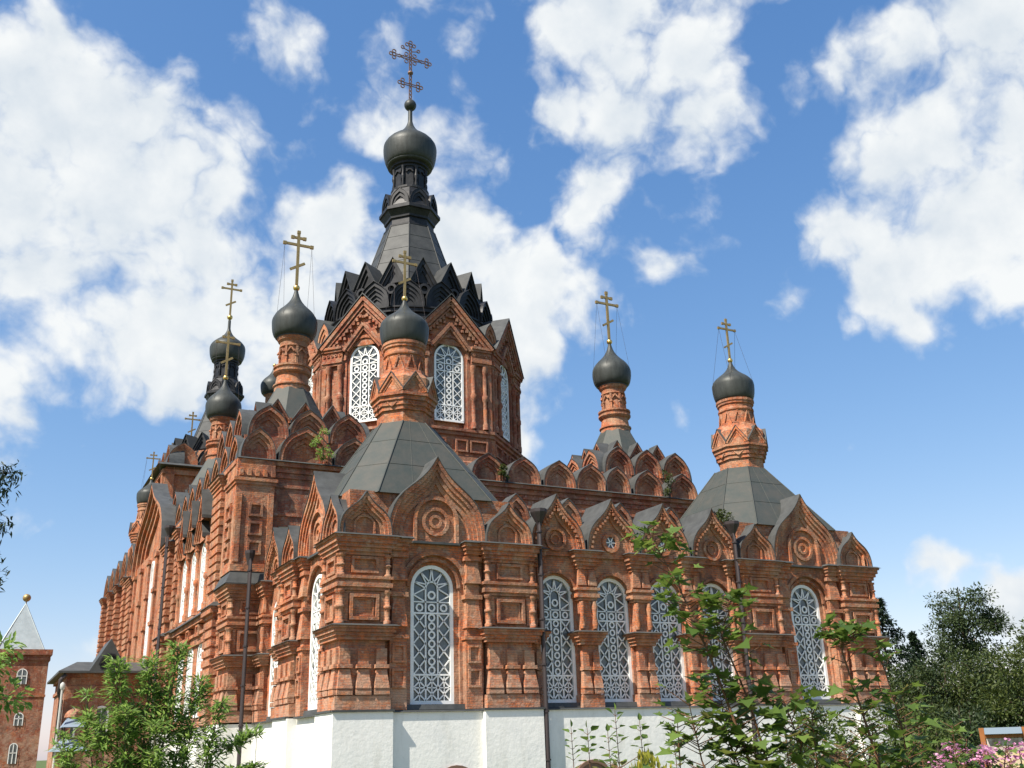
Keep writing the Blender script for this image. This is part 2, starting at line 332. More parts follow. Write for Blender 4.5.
def kok(parent, T, P, w, h, depth, name='kokoshnik', **k): return put(name, kok_mesh(P, w, h, depth, **k), parent, T)

def arch_pts(xc, w, zb, zs, n=14):
    r = w / 2; A = [(xc - r, zb)]
    for i in range(n + 1):
        a = PI - PI * i / n; A.append((xc + r * math.cos(a), zs + r * math.sin(a)))
    A.append((xc + r, zb)); return A
def arch_wall(b, x0, x1, z0, z1, y, opens, m=0):
    """flat wall front with arched openings; opens = [(xc, w, zb, zs, [(w_i, y_i), ...])] stepped reveals from widest"""
    opens = sorted(opens); edges = [x0]
    x = x0
    for (xc, w, zb, zs, steps) in opens:
        W0 = steps[0][0]; r = W0 / 2
        b.add([(x, y, z0), (xc - r, y, z0), (xc - r, y, z1), (x, y, z1)], [(0, 1, 2, 3)], m)
        if zb > z0: b.add([(xc - r, y, z0), (xc + r, y, z0), (xc + r, y, zb), (xc - r, y, zb)], [(0, 1, 2, 3)], m)
        A = arch_pts(xc, W0, zb, zs)[1:-1]; b.strip(A, y, [(p[0], z1) for p in A], y, m)
        cur = arch_pts(xc, W0, zb, zs); yc = y
        for (wi, yi) in steps:
            nxt = arch_pts(xc, wi, zb, zs)
            b.strip(cur, yc, nxt, yc, m) if wi != W0 else None
            b.strip(nxt, yc, nxt, yi, m); cur, yc = nxt, yi
        x = xc + r
    b.add([(x, y, z0), (x1, y, z0), (x1, y, z1), (x, y, z1)], [(0, 1, 2, 3)], m)

WC = {}
def window_meshes(w, h, fine=True):
    key = (round(w, 2), round(h, 2), fine)
    if key in WC: return WC[key]
    r = w / 2; zs = h - r; f = MB(); t = .125
    O = arch_pts(0, w, 0, zs, 18); I = arch_pts(0, w - 2 * t, t, zs, 18)
    f.strip(O, -.05, I, -.05); f.strip(I, -.05, I, .06); f.strip(O, .06, O, -.05); f.box(-r, r, -.05, .05, 0, t)
    g = MB(); Y = (-.02, .015); q = r - t; c = q / 3; bw = .056
    zb = t + (h) * .18; zm = h * .645; zt = zm + 2 * c * .85
    g.box(-q, q, -.03, .02, zb - .03, zb + .03); g.box(-q, q, -.03, .02, zm - .03, zm + .03); g.box(-q, q, -.02, .02, zt - .02, zt + .02)
    for s in (-1, 1): g.bar((s * c, t), (s * c, zs), bw, Y)
    zc = (t + zb) / 2; g.box(-q, q, -.02, .02, zc - .02, zc + .02)
    for i in range(3):
        x0 = -q + 2 * c * i; x1 = x0 + 2 * c
        for (a, b2) in ((t, zc), (zc, zb)):
            g.bar((x0, a), (x1, b2), bw * .8, Y); g.bar((x0, b2), (x1, a), bw * .8, Y)
        if fine: g.bar(((x0 + x1) / 2, t), ((x0 + x1) / 2, zb), bw * .6, Y)
    nX = max(4, int(round((zm - zb) / (2 * c * 1.12))))
    for i in (0, 2):
        x0 = -q + 2 * c * i; x1 = x0 + 2 * c; d = (zm - zb) / nX
        for k in range(nX):
            g.bar((x0, zb + k * d), (x1, zb + (k + 1) * d), bw * .8, Y); g.bar((x1, zb + k * d), (x0, zb + (k + 1) * d), bw * .8, Y)
    nC = max(5, int(round((zm - zb) / (c * 1.36))))
    for k in range(nC):
        zc2 = zb + (k + .5) * (zm - zb) / nC; g.ring(0, zc2, c * .36, c * .62, Y[0], Y[1], 10)
        g.bar((0, zc2 + c * .7), (0, zc2 + (zm - zb) / nC - c * .7), bw, Y)
    for i in range(3): g.ring(-q + c + 2 * c * i, (zm + zt) / 2, c * .38, c * .64, Y[0], Y[1], 10)
    g.ring(0, zs, c - .03, c + .03, Y[0], Y[1], 10, 0, 0, PI); g.ring(0, (zt + zs) / 2, c * .4, c * .7, Y[0], Y[1], 10)
    K = 5
    for k in range(K):                            # star rays in the arch
        a0 = PI * (k) / K; a1 = PI * (k + 1) / K; am = (a0 + a1) / 2
        tip = (q * math.cos(am), zs + q * math.sin(am))
        for a in (a0, a1): g.bar((c * math.cos(a), zs + c * math.sin(a)), tip, bw * .8, Y)
    for s in (-1, 1):
        tip = (s * q, (zt + zs) / 2); g.bar((s * c, zt), tip, bw * .8, Y); g.bar((s * c, zs), tip, bw * .8, Y)
    p = MB(); p.fill(arch_pts(0, w - .02, .01, zs, 18), .05)
    res = (f.mesh('window', ['wframe']), g.mesh('grille', ['wframe']), p.mesh('pane', ['glass'])); WC[key] = res; return res
def window(parent, T, w, h):
    a, b, c = window_meshes(w, h); o = put('window', a, parent, T); put('grille', b, o); put('pane', c, o); return o

def panel(b, xc, z0, z1, hw, t, y0, y1, m=0):
    b.box(xc - hw, xc - hw + t, y0, y1, z0, z1, m); b.box(xc + hw - t, xc + hw, y0, y1, z0, z1, m)
    b.box(xc - hw + t, xc + hw - t, y0, y1, z0, z0 + t, m); b.box(xc - hw + t, xc + hw - t, y0, y1, z1 - t, z1, m)
def colonnette(b, x, y, z0, z1, r=.10, m=0):
    h = z1 - z0
    b.lathe([(r * 1.25, z0), (r * 1.25, z0 + .08 * h), (r * .8, z0 + .12 * h), (r * .95, z0 + .3 * h), (r * .8, z0 + .44 * h), (r * 1.3, z0 + .47 * h), (r * 1.3, z0 + .53 * h), (r * .8, z0 + .56 * h),
             (r * .95, z0 + .75 * h), (r * .8, z0 + .88 * h), (r * 1.3, z0 + .92 * h), (r * 1.3, z1)], 8, m, x, y, True, cap=False)
PLEV = [(0, .45, 0.0, 0), (.45, 2.3, -.16, 0), (2.22, 2.34, .0, 0), (2.34, 2.46, .06, 0), (2.46, 2.58, .13, 0), (2.58, 2.66, .19, 0), (2.66, 2.72, .25, 1), (2.72, 5.1, -.13, 0),
        (3.84, 3.95, -.05, 0), (3.95, 4.10, .03, 0), (4.10, 4.22, -.03, 0), (4.22, 4.32, .05, 0), (5.02, 5.14, -.07, 0), (5.14, 5.28, .0, 0), (5.28, 5.42, .07, 0), (5.42, 5.58, .14, 0), (5.58, 5.66, .20, 0), (5.66, 5.73, .27, 1)]
def pier_orn(b, w, nb=3, rich=True):
    wi = w / nb * .80
    for i in range(nb):
        x = -w / 2 + w * (i + .5) / nb
        b.box(x - wi * .52, x + wi * .52, -.05, .2, .48, .64)
        b.frus(x - wi * .50, x + wi * .50, -.07, .2, .67, x - wi * .36, x + wi * .36, .03, .2, 1.28)
        b.box(x - wi * .48, x + wi * .48, -.05, .2, 1.31, 1.43)
        b.box(x - wi * .36, x + wi * .36, .03, .2, 1.44, 1.95)
    if rich:
        panel(b, 0, 2.86, 3.72, w * .27, .11, -.0, .14); panel(b, 0, 2.98, 3.60, w * .27 - .15, .06, .08, .14)
        panel(b, 0, 4.42, 4.98, w * .25, .09, .02, .14)
        for s in (-1, 1):
            colonnette(b, s * (w / 2 - .13), .07, 2.74, 3.85, .11); colonnette(b, s * (w / 2 - .13), .07, 4.32, 5.04, .10)
            b.box(s * (w / 2 - .26) - .12, s * (w / 2 - .26) + .12, .06, .14, 2.8, 3.8) if w > 1.5 else None
    else:
        for s in (-1, 1):
            b.frus(s * w / 4 - w * .2, s * w / 4 + w * .2, .0, .14, 4.4, s * w / 4 - w * .13, s * w / 4 + w * .13, .06, .14, 5.0)
            b.lathe([(.09, 2.8), (.12, 3.0), (.07, 3.3), (.12, 3.6), (.09, 3.8)], 8, 0, s * w * .3, .07, True, cap=False)
def pier_mesh(w, d, faces=(0,), nb=3, rich=True, mats=('brick', 'flash')):
    b = MB()
    for (z0, z1, p, m) in PLEV:
        if m: b.frus(-w / 2 - p, w / 2 + p, -p, d + p, z0, -w / 2 - p + .12, w / 2 + p - .12, -p + .12, d + p - .12, z1, 1)
        else: b.box(-w / 2 - p, w / 2 + p, -p, d + p, z0, z1)
    for f in faces:
        if f == 0: b.T = None; pier_orn(b, w, nb, rich)
        if f == -90: b.T = FR(-w / 2, d / 2, 0, -90); pier_orn(b, d, nb, rich)
        if f == 90: b.T = FR(w / 2, d / 2, 0, 90); pier_orn(b, d, nb, rich)
    b.T = None
    return b.mesh('pier', mats)
# ================================================================ THE CHURCH
ZB = 2.75
church = empty('church', (0, 0, 0))
tag(church, 'large red brick church with white plinth, carved pointed gables, onion domes and black tented tower', 'church')

# ---- plain bodies of the walls
b = MB()
b.box(.9, 23.65, .9, 12.2, ZB, 8.9)                        # gallery core
b.box(0.0, 7.5, 7.4, 12.1, ZB, 8.0) if False else None
b.build('wall', ['brick'], church)
b = MB(); b.box(-.5, 25.0, 12.5, 45.5, ZB, 14.1); b.box(-.4, 24.9, 45.5, 66, ZB, 14.3); b.build('wall', ['brick2'], church)

# ---- white plinth
b = MB()
b.box(.3, 24.25, .16, 12, 0, ZB - .08)
b.box(-.6, 25.1, 11.95, 45, 0, ZB - .08); b.box(-.55, 25.05, 45, 66, 0, ZB - .08)
for (x0, x1) in ((0, 1.92), (5.38, 7.52), (17.03, 19.12), (22.6, 24.55)):
    b.box(x0 - .06, x1 + .06, -.06, 1.5, 0, ZB - .06)
for (y0, y1) in ((1.5, 1.92), (5.38, 7.52)):
    b.box(-.06, 1.5, y0, y1, 0, ZB - .063)
for (y0, y1) in ((12.0 - .2, 14.0), (16.0, 17.2), (26, 30.2), (44, 46)): b.box(-1.25, .5, y0, y1, 0, ZB - .065)
b.build('plinth', ['white'], church)
# sheet metal flashing on top of the plinth, butted between the piers
b = MB()
for (x0, x1, y0) in ((1.98, 5.32, .09), (7.58, 16.97, .09), (19.18, 22.54, .09)):
    b.frus(x0, x1, y0, .5, ZB - .08, x0, x1, y0 + .03, .5, ZB - .02)
for (x0, x1) in ((0, 1.92), (5.38, 7.52), (17.03, 19.12), (22.6, 24.55)): b.box(x0 - .1, x1 + .1, -.12, .3, ZB - .06, ZB + .012)
for (y0, y1) in ((-.10, 1.92), (5.38, 7.52)): b.box(-.12, .3, y0 + .12, y1 + .1, ZB - .055, ZB + .015)
for (y0, y1) in ((1.98, 5.32), (7.58, 11.9)): b.box(.14, .5, y0, y1, ZB - .08, ZB - .02)
b.build('flashing', ['flash'], church)
# arched hoods of the basement openings
for x in (4.3, 9.6, 20.9):
    b = MB(); b.fill(arch_pts(0, 1.5, .25, .35), -.012); b.ring(0, .35, .75, .86, -.06, .02, 14, 0, 0, PI); b.build('basement_vent', ['rust'], church, FR(x, .15, -.24))

# ---- gallery and chapel fronts
b = MB(); OP = []
for xc in (3.65, 20.9): OP.append((xc, 2.35, ZB, 6.85, [(2.35, .50), (1.98, .62), (1.62, .86)]))
arch_wall(b, 1.8, 5.5, ZB, 9.0, .4, [OP[0]]); arch_wall(b, 19.0, 22.8, ZB, 9.0, .4, [OP[1]])
GW = (8.6, 11.07, 13.53, 16.0)
arch_wall(b, 7.4, 17.2, ZB, 8.9, .5, [(x + .07, 1.72, ZB, 6.78, [(1.72, .58), (1.5, .9)]) for x in GW])
b.T = FR(.4, 0, 0, -90)
arch_wall(b, -5.5, -1.8, ZB, 9.0, 0, [(-3.65, 2.35, ZB, 6.85, [(2.35, .1), (1.98, .22), (1.62, .46)])])
arch_wall(b, -12.0, -7.4, ZB, 8.9, .1, [(-9.6, 1.72, ZB, 6.78, [(1.72, .08 + .1), (1.5, .4 + .1)])])
b.T = FR(24.15, 0, 0, 90); b.add([(0, 0, ZB), (12, 0, ZB), (12, 0, 9), (0, 0, 9)], [(0, 1, 2, 3)]); b.T = None
b.build('front_wall', ['brick'], church)
b = MB()
for x in (3.65, 20.9):                                     # archivolt rims
    b = MB(); b.ring(x, 6.85, 1.12, 1.27, .33, .42, 20, 0, 0, PI); b.ring(x, 6.85, .92, 1.02, .44, .56, 20, 0, 0, PI); b.build('archivolt', ['brick3'], church)
for x in GW: b = MB(); b.ring(x, 6.78, .80, .90, .44, .52, 18, 0, 0, PI); b.build('archivolt', ['brick3'], church)
b = MB(); b.T = FR(.4, 0, 0, -90); b.ring(-3.65, 6.85, 1.12, 1.27, -.07, .02, 20, 0, 0, PI); b.T = None
b.build('archivolt', ['brick3'], church)

# piers
P_A = pier_mesh(1.9, 1.9, (0, -90), 3); P_B = pier_mesh(2.05, 1.6, (0,), 3); P_C = pier_mesh(2.05, 1.6, (0,), 3); P_D = pier_mesh(1.95, 1.95, (0, 90), 3)
put('pier', P_A, church, FR(.96, 0, ZB)); put('pier', P_B, church, FR(6.46, 0, ZB + .002)); put('pier', P_B, church, FR(18.08, 0, ZB + .002)); put('pier', P_D, church, FR(23.58, 0, ZB))
put('pier', P_C, church, FR(0, 6.46, ZB, -90))
P_G = pier_mesh(.92, .6, (0,), 2, False)
for x in (9.835, 12.3, 14.765): put('pier', P_G, church, FR(x, .20, ZB - .02))
P_H = pier_mesh(.42, .5, (0,), 1, False)
for x in (7.72, 16.85): put('pier', P_H, church, FR(x, .3, ZB - .02))
put('pier', P_G, church, FR(.12, 8.1, ZB - .02, -90)); put('pier', P_G, church, FR(.12, 11.1, ZB - .02, -90))
def slim(b, x, y=.22, w=.62):                              # slim pilaster beside the chapel windows
    b.box(x - w / 2, x + w / 2, y, .5, ZB, ZB + 2.35); b.box(x - w / 2 + .06, x + w / 2 - .06, y + .05, .5, ZB + 2.35, ZB + 5.6)
    for z in (.7, 1.5): panel(b, x, ZB + z, ZB + z + .62, .24, .08, y - .07, y)
    b.box(x - w / 2 - .05, x + w / 2 + .05, y - .06, .5, ZB + 2.3, ZB + 2.42)
    for z, h in ((2.7, .95), (4.25, .75)):
        b.frus(x - .30, x + .30, y - .08, .5, ZB + z, x - .2, x + .2, y + .02, .5, ZB + z + h)
        b.box(x - .34, x + .34, y - .05, .5, ZB + z + h + .05, ZB + z + h + .2)
    for k in range(4): b.box(x - .24 - .05 * k, x + .24 + .05 * k, y - .02 - .07 * k, .5, ZB + 5.15 + .13 * k, ZB + 5.28 + .13 * k)
    b.frus(x - .46, x + .46, y - .34, .5, ZB + 5.67, x - .4, x + .4, y - .28, .5, ZB + 5.74, 1)
for ang, xs_ in ((0, (5.06, 2.25, 22.28, 19.48)), (-90, (-5.06, -2.25))):
    for x in xs_: b = MB(); b.T = FR(0, 0, 0, ang); slim(b, x); b.T = None; b.build('pilaster', ['brick', 'flash'], church)

# windows
for x in (3.65, 20.9): window(church, FR(x, .68, 2.92), 1.62, 4.73)
for x in GW: window(church, FR(x + .07, .74, 2.92), 1.5, 4.6)
window(church, FR(.48, 3.65, 2.92, -90), 1.62, 4.73); window(church, FR(.52, 9.6, 2.92, -90), 1.5, 4.6)
for ang, xc, w, y in [(0, 3.65, 2.3, .33), (0, 20.9, 2.3, .33), (-90, -3.65, 2.3, .33), (-90, -9.6, 1.6, .4)] + [(0, x, 1.66, .40) for x in GW]:
    b = MB(); b.T = FR(0, 0, 0, ang); b.frus(xc - w / 2, xc + w / 2, y, .9, ZB, xc - w / 2, xc + w / 2, y + .04, .9, ZB + .17, 0); b.T = None; b.build('window_sill', ['flash'], church)

# gables of the front
RB = ((1, 0), (.93, .06), (.86, .13), (.79, .19), (.70, .26))
RS = ((1, 0), (.88, .07), (.76, .15), (.64, .22))
for x in (3.68, 20.95): kok(church, FR(x, .12, 8.32), OGEE, 3.72, 3.2, 2.9, rings=RB, niche='arch')
kok(church, FR(.12, 3.68, 8.32, -90), OGEE, 3.72, 3.2, 2.9, rings=RB, niche='arch')
def skok(T, dp):
    kok(church, T, OGEE, 1.86, 1.5, dp, rings=RS, niche='small')
    if dp < 1: kok(church, T @ Matrix.Translation((0, dp, 0)), OGEE, 1.3, 1.36, 1.3, name='gable_roof', rings=((1, 0), (.9, .01)))
for x, dp in ((.95, .24), (6.47, 1.2), (18.07, 1.2), (23.6, .24)): skok(FR(x, -.02, 8.47), dp)
skok(FR(-.02, .95, 8.47, -90), .24); skok(FR(-.02, 6.47, 8.47, -90), 1.2); skok(FR(24.57, .95, 8.47, 90), .24)
for i, x in enumerate(GW): kok(church, FR(x, .14, 8.22), OGEE, 2.34, 2.3, 1.9, rings=RB, niche='oculus' if i in (1, 2) else 'roundel', dent=True)
kok(church, FR(.14, 9.6, 8.22, -90), OGEE, 2.5, 2.3, 1.9, rings=RB, niche='roundel', dent=True)
for x in (7.5, 9.835, 12.3, 14.765, 17.1): kok(church, FR(x, 1.35, 9.25), KEEL, 1.25, 1.45, .9, name='small_kokoshnik', rings=((1, 0), (.84, .08), (.68, .15)))

# gallery roof and chapel tents
b = MB()
b.add([(.9, 1.3, 8.95), (23.7, 1.3, 8.95), (23.7, 12.5, 11.2), (.9, 12.5, 11.2), (.9, 12.5, 8.95), (23.7, 12.5, 8.95)], [(0, 1, 2, 3), (0, 3, 4), (1, 5, 2)])
b.build('gallery_roof', ['roof'], church)
def tent8(cx, cy, half, ch, z0, ap, z1):
    b = MB(); Q = []
    for hf, c, z in ((half, ch, z0), (ap, ap * (1 - math.tan(PI / 8)), z1)):
        P = [(hf, -hf + c), (hf, hf - c), (hf - c, hf), (-hf + c, hf), (-hf, hf - c), (-hf, -hf + c), (-hf + c, -hf), (hf - c, -hf)]
        Q.append([(cx + x, cy + y, z) for x, y in P])
    b.add(Q[0] + Q[1], [(i, (i + 1) % 8, 8 + (i + 1) % 8, 8 + i) for i in range(8)] + [tuple(range(8, 16))])
    for i in range(8):                                     # rolled seams on the hips and a flat seam across each face
        b.tube([Q[0][i], Q[1][i]], .035, 5)
    for i in range(8):
        A0, A1, B0, B1 = [Vector(v) for v in (Q[0][i], Q[0][(i + 1) % 8], Q[1][i], Q[1][(i + 1) % 8])]
        for t in (.38, .72): b.tube([A0.lerp(B0, t), A1.lerp(B1, t)], .016, 4)
        if (A0 - A1).length > 2:
            for t in (.3, .7): b.tube([A0.lerp(A1, t), B0.lerp(B1, t)], .014, 4)
    return b.build('tent_roof', ['roof'], church)
tent8(3.75, 3.75, 3.32, 1.1, 10.12, 1.12, 13.62); tent8(20.85, 3.75, 3.32, 1.1, 10.12, 1.12, 13.4)
for x0 in (.35, 17.4): b = MB(); b.box(x0 + .18, x0 + 6.6, .55, 7.0, 8.9, 10.16); b.build('attic', ['brick3'], church)

# ---- crosses, onions, turrets
def cross_mesh(h, s=1.0):
    k = h / 2.1; b = MB(); t = .045 * s; y = (-.035 * s, .035 * s)
    b.box(-t * 1.1, t * 1.1, y[0], y[1], 0, h)
    b.box(-.50 * k, .50 * k, y[0] * .9, y[1] * .9, h * .735, h * .735 + 2 * t); b.box(-.22 * k, .22 * k, y[0] * .9, y[1] * .9, h * .87, h * .87 + 2 * t)
    b.bar((-.26 * k, h * .27), (.26 * k, h * .42), 2 * t, (y[0] * .9, y[1] * .9))
    for (x, z) in ((-.5 * k, h * .735 + t), (.5 * k, h * .735 + t), (0, h), (-.22 * k, h * .87 + t), (.22 * k, h * .87 + t)): b.box(x - t * 1.35, x + t * 1.35, y[0] * 1.2, y[1] * 1.2, z - t * 1.35, z + t * 1.35)
    return b.mesh('cross', ['cross'])
def onion_prof(rb, z0, rm, zm, zt, rt=.07):
    P = [(rb * .93, z0), (rb * 1.0, z0 + .02 * (zm - z0))]
    for i in range(1, 7):
        a = i / 6; P.append((rb + (rm - rb) * math.sin(a * PI / 2) ** .9, z0 + (zm - z0) * (1 - math.cos(a * PI / 2)) * 1.0 if i < 6 else zm))
    H = zt - zm
    for u, r in ((.06, .995), (.14, .965), (.22, .90), (.30, .81), (.38, .69), (.46, .55), (.54, .425), (.62, .32), (.72, .22), (.82, .15), (.92, .105), (1.0, .075)): P.append((max(rm * r, rt), zm + H * u))
    return P
CM = {'s': cross_mesh(2.1), 'm': cross_mesh(3.15, 1.5)}
def onion(parent, rb, z0, rm, zm, zt, ballr, crossk, zc, mk='onion', guys=True, cross=True):
    b = MB(); b.lathe(onion_prof(rb, z0, rm, zm, zt), 48, 0, rib=.022)
    b.lathe([(rb * .96, z0 - .06), (rb * 1.05, z0 - .05), (rb * 1.05, z0 + .05), (rb * .96, z0 + .07)], 32, 0, smooth=False)
    o = b.build('onion_dome', [mk], parent)
    b = MB(); b.lathe([(.02, zt - .05)] + [(ballr * math.cos(a * PI / 12), zt + ballr * .8 + ballr * math.sin(a * PI / 12)) for a in range(-5, 6)] + [(.02, zt + 2 * ballr)], 16, 0)
    b.build('ball', ['gold'], parent)
    if cross: put('cross', CM[crossk], parent, FR(0, 0, zc))
    if guys:
        h = 2.1 if crossk == 's' else 3.15; w = .5 * h / 2.1
        b = MB()
        for s in (-1, 1):
            for t in (-1, 1): b.tube([(s * w, 0, zc + h * .74), (s * rm * .7, t * rm * .7, zm + .1)], .008, 3)
        b.build('guy_wire', ['pipe'], parent)
def chapel_turret(x, y, dz=0):
    t = empty('turret', (x, y, dz), 0, church)
    b = MB(); K = [(1.0, 13.4), (1.0, 14.12), (1.08, 14.14), (1.08, 14.3), (1.14, 14.32), (1.14, 14.5), (1.2, 14.52), (1.2, 14.68), (1.28, 14.7), (1.28, 14.82), (1.18, 14.84), (1.18, 15.5), (.95, 15.75), (.9, 15.9)]
    b.oct(K, 0)
    b.lathe([(.96, 15.7), (.86, 15.8), (.86, 15.88), (.80, 15.92), (.80, 16.6), (.86, 16.64), (.86, 16.72), (.82, 16.76), (.82, 16.92), (.88, 16.96), (.88, 17.04), (.92, 17.08), (.92, 17.2)], 20, 0, smooth=False)
    for k in range(10):                                    # tall pointed niches round the drum
        b.T = Matrix.Rotation(2 * PI * k / 10, 4, 'Z') @ Matrix.Translation((0, -.80, 15.95))
        b.bar((-.2, .02), (0, .62), .06, (-.05, .03)); b.bar((.2, .02), (0, .62), .06, (-.05, .03)); b.box(-.24, .24, -.06, .03, -.02, .05)
    for k in range(16):
        b.T = Matrix.Rotation(2 * PI * k / 16, 4, 'Z') @ Matrix.Translation((0, -1.12, 14.15)); b.bar((-.2, .3), (0, .12), .05, (-.05, .05)); b.bar((.2, .3), (0, .12), .05, (-.05, .05))
    b.T = None
    b.build('drum', ['brick'], t)
    for k in range(8):
        kok(t, Matrix.Rotation(PI / 4 * k, 4, 'Z') @ Matrix.Translation((0, -1.27, 14.86)), PEAK, 1.04, .82, .30, name='small_kokoshnik', rings=((1, 0), (.8, .06), (.6, .11)))
    onion(t, .78, 17.20, 1.0, 18.0, 19.3, .13, 's', 19.5)
    return t
chapel_turret(3.75, 3.75); chapel_turret(21.0, 3.75, -.25)
def big_turret(x, y, dz=0):
    t = empty('turret', (x, y, dz), 0, church)
    b = MB(); b.oct([(1.95, 16.9), (1.55, 17.6), (.86, 19.05)], 0); b.build('tent_roof', ['roof'], t)
    b = MB()
    b.lathe([(.90, 18.95), (.90, 19.2), (.97, 19.25), (.97, 19.32), (.86, 19.38), (.80, 19.85), (.92, 19.92), (.98, 20.0), (.98, 20.1), (.9, 20.12), (.9, 20.22), (.98, 20.26), (.98, 20.36), (.74, 20.42), (.66, 20.44), (.66, 21.4), (.74, 21.42), (.74, 21.5), (.70, 21.52), (.72, 21.7), (.82, 21.8), (.9, 21.98)], 24, 0, smooth=False)
    for k in range(8):
        b.T = Matrix.Rotation(2 * PI * k / 8, 4, 'Z') @ Matrix.Translation((0, -.72, 20.44))
        b.box(-.055, .055, -.03, .1, 0, .95); b.box(-.085, .085, -.06, .08, .40, .52); b.ring(.27, .72, .14, .2, -.02, .1, 8, 0, 0, PI) if False else None
        b.bar((.06, .62), (.26, .86), .07, (-.02, .08)); b.bar((.46, .62), (.26, .86), .07, (.02, .1))
    b.T = None
    b.build('drum', ['brick'], t)
    onion(t, .86, 22.0, 1.17, 22.85, 24.85, .18, 'm', 25.2)
    return t
for (x, y, dz) in ((2.3, 16.1, 0), (22.15, 16.1, 0), (2.25, 33.9, .9)): big_turret(x, y, dz)

# ---- main block: upper walls, gable rows and stepped gable pyramids
b = MB(); b.box(-.95, 25.5, 12.0, 12.55, 8.6, 14.1); b.box(-.95, 25.5, 11.92, 12.0, 13.62, 13.75); b.box(-1.0, 25.55, 11.86, 12.6, 13.9, 14.1)
for k in range(52):                                        # saw-tooth frieze
    x = -.9 + k * .51; b.add([(x, 11.93, 13.35), (x + .25, 11.93, 13.6), (x + .51, 11.93, 13.35), (x, 12, 13.35), (x + .25, 12, 13.6), (x + .51, 12, 13.35)], [(0, 2, 1), (0, 1, 4, 3), (1, 2, 5, 4), (0, 3, 5, 2)])
for z in (12.9, 11.6, 10.4): b.box(.6, 25.4, 11.94, 12.0, z, z + .09)
b.build('upper_wall', ['brick2'], church)
b = MB(); b.frus(-1.1, 25.65, 11.74, 12.7, 14.1, -1.0, 25.55, 11.86, 12.7, 14.18); b.box(-1.16, -.3, 12.7, 30, 14.1, 14.18); b.build('eaves', ['flash'], church)
# front corner pier of the main block
b = MB()
for (z0, z1, p) in ((0, .3, .06), (.3, 3.9, 0), (3.9, 4.05, .06), (4.05, 4.2, .12)): b.box(-1.1 - p, .62 + p, 11.8 - p, 13.8 + p, 9.0 + z0, 9.0 + z1)
b.box(-1.1, .62, 11.8, 13.8, 13.2, 14.08)
for z in (9.75, 10.6, 11.45): panel(b, -.18, z, z + .62, .31, .10, 11.70, 11.8)
for s in (-.95, .47): b.box(s - .12, s + .12, 11.72, 11.8, 9.4, 12.5)
for k in range(5): b.box(-1.0 + k * .36, -1.0 + k * .36 + .16, 11.66, 11.8, 13.28, 13.6)
b.T = FR(-1.1, 12.8, 0, -90)
for z in (9.6, 10.5, 11.4): panel(b, 0, z, z + .7, .5, .12, -.10, 0)
b.T = None
b.build('pier', ['brick'], church)
put('pier', pier_mesh(2.0, 2.2, (0, -90), 3), church, FR(-.1, 11.75, ZB))
b = MB(); b.frus(-1.35, 1.1, 11.5, 14.1, 8.45, -1.1, .7, 11.78, 13.85, 9.0); b.build('pier_cap', ['flash'], church)
# kokoshnik rows on the main block
RT = ((1, 0), (.86, .10), (.72, .18), (.58, .25))
kw = dict(rings=RT, mats=('brick2', 'flash'))
kok(church, FR(-.14, 12.0, 14.2), KEEL, 1.58, 1.42, 1.2, **kw); kok(church, FR(2.06, 12.0, 14.2), KEEL, 2.5, 1.7, 1.2, **kw)
xs = [4.42, 6.4, 8.4]; 
for x in xs + [11.55, 13.6, 15.72, 17.68, 19.35, 21.35, 23.7]: kok(church, FR(x, 12.0, 14.2), KEEL, 1.92 if x != 19.35 else 1.6, 1.40, 1.2, **kw)
for k in range(8): kok(church, FR(-.95, 13.55 + 2.12 * k, 14.2, -90), KEEL, 1.95, 1.40, 1.2, rings=RT)
def pyramid(cx, cy, corner=True):
    for (hf, z, n, w, h, sty) in ((3.15, 15.55, 3, 1.9, 1.55, KEEL), (2.25, 16.65, 3, 1.35, 1.15, PEAK)):
        for ang in (0, -90, 90, 180):
            for i in range(n):
                T = FR(cx, cy, z, ang) @ Matrix.Translation(((i - (n - 1) / 2) * w * 1.03, -hf, 0))
                if ang == 180: continue
                kok(church, T, sty, w, h, .8, name='tier_kokoshnik', **kw)
    b = MB(); b.box(cx - 3.05, cx + 3.05, cy - 3.05, cy + 3.05, 14.0, 15.6); b.box(cx - 2.15, cx + 2.15, cy - 2.15, cy + 2.15, 15.6, 16.95)
    b.build('tier_wall', ['brick2'], church)
pyramid(2.45, 16.1); pyramid(22.1, 16.1); pyramid(2.45, 33.9)
b = MB()
b.add([(-.5, 12.6, 14.15), (25, 12.6, 14.15), (25, 38, 14.15), (-.5, 38, 14.15), (5.5, 18.2, 16.4), (19, 18.2, 16.4), (19, 31.8, 16.4), (5.5, 31.8, 16.4)],
      [(0, 1, 5, 4), (1, 2, 6, 5), (2, 3, 7, 6), (3, 0, 4, 7), (4, 5, 6, 7)])
b.build('main_roof', ['roof'], church)

# ---- octagonal lantern
OC = (12.27, 25.0); AP = 6.45; FW = 2 * AP * math.tan(PI / 8)
b = MB(); b.oct([(q - .55, z) for q, z in ((7.35, 15.9), (7.35, 16.9), (7.25, 17.0), (7.25, 17.25), (7.05, 17.3), (7.05, 18.5), (7.2, 18.55), (7.2, 18.72), (7.32, 18.76), (7.32, 18.92), (6.75, 18.98), (6.75, 24.3))], 0, *OC)
b.oct([(6.45, 24.3), (6.45, 24.5), (5.9, 25.4)], 0, *OC)
b.build('lantern_wall', ['brick2'], church)
fa = MB()
arch_wall(fa, -FW / 2, FW / 2, 18.95, 23.6, 0, [(0, 2.55, 18.95, 23.0, [(2.55, .1), (2.2, .12), (2.2, .2), (1.86, .24)])]) if False else None
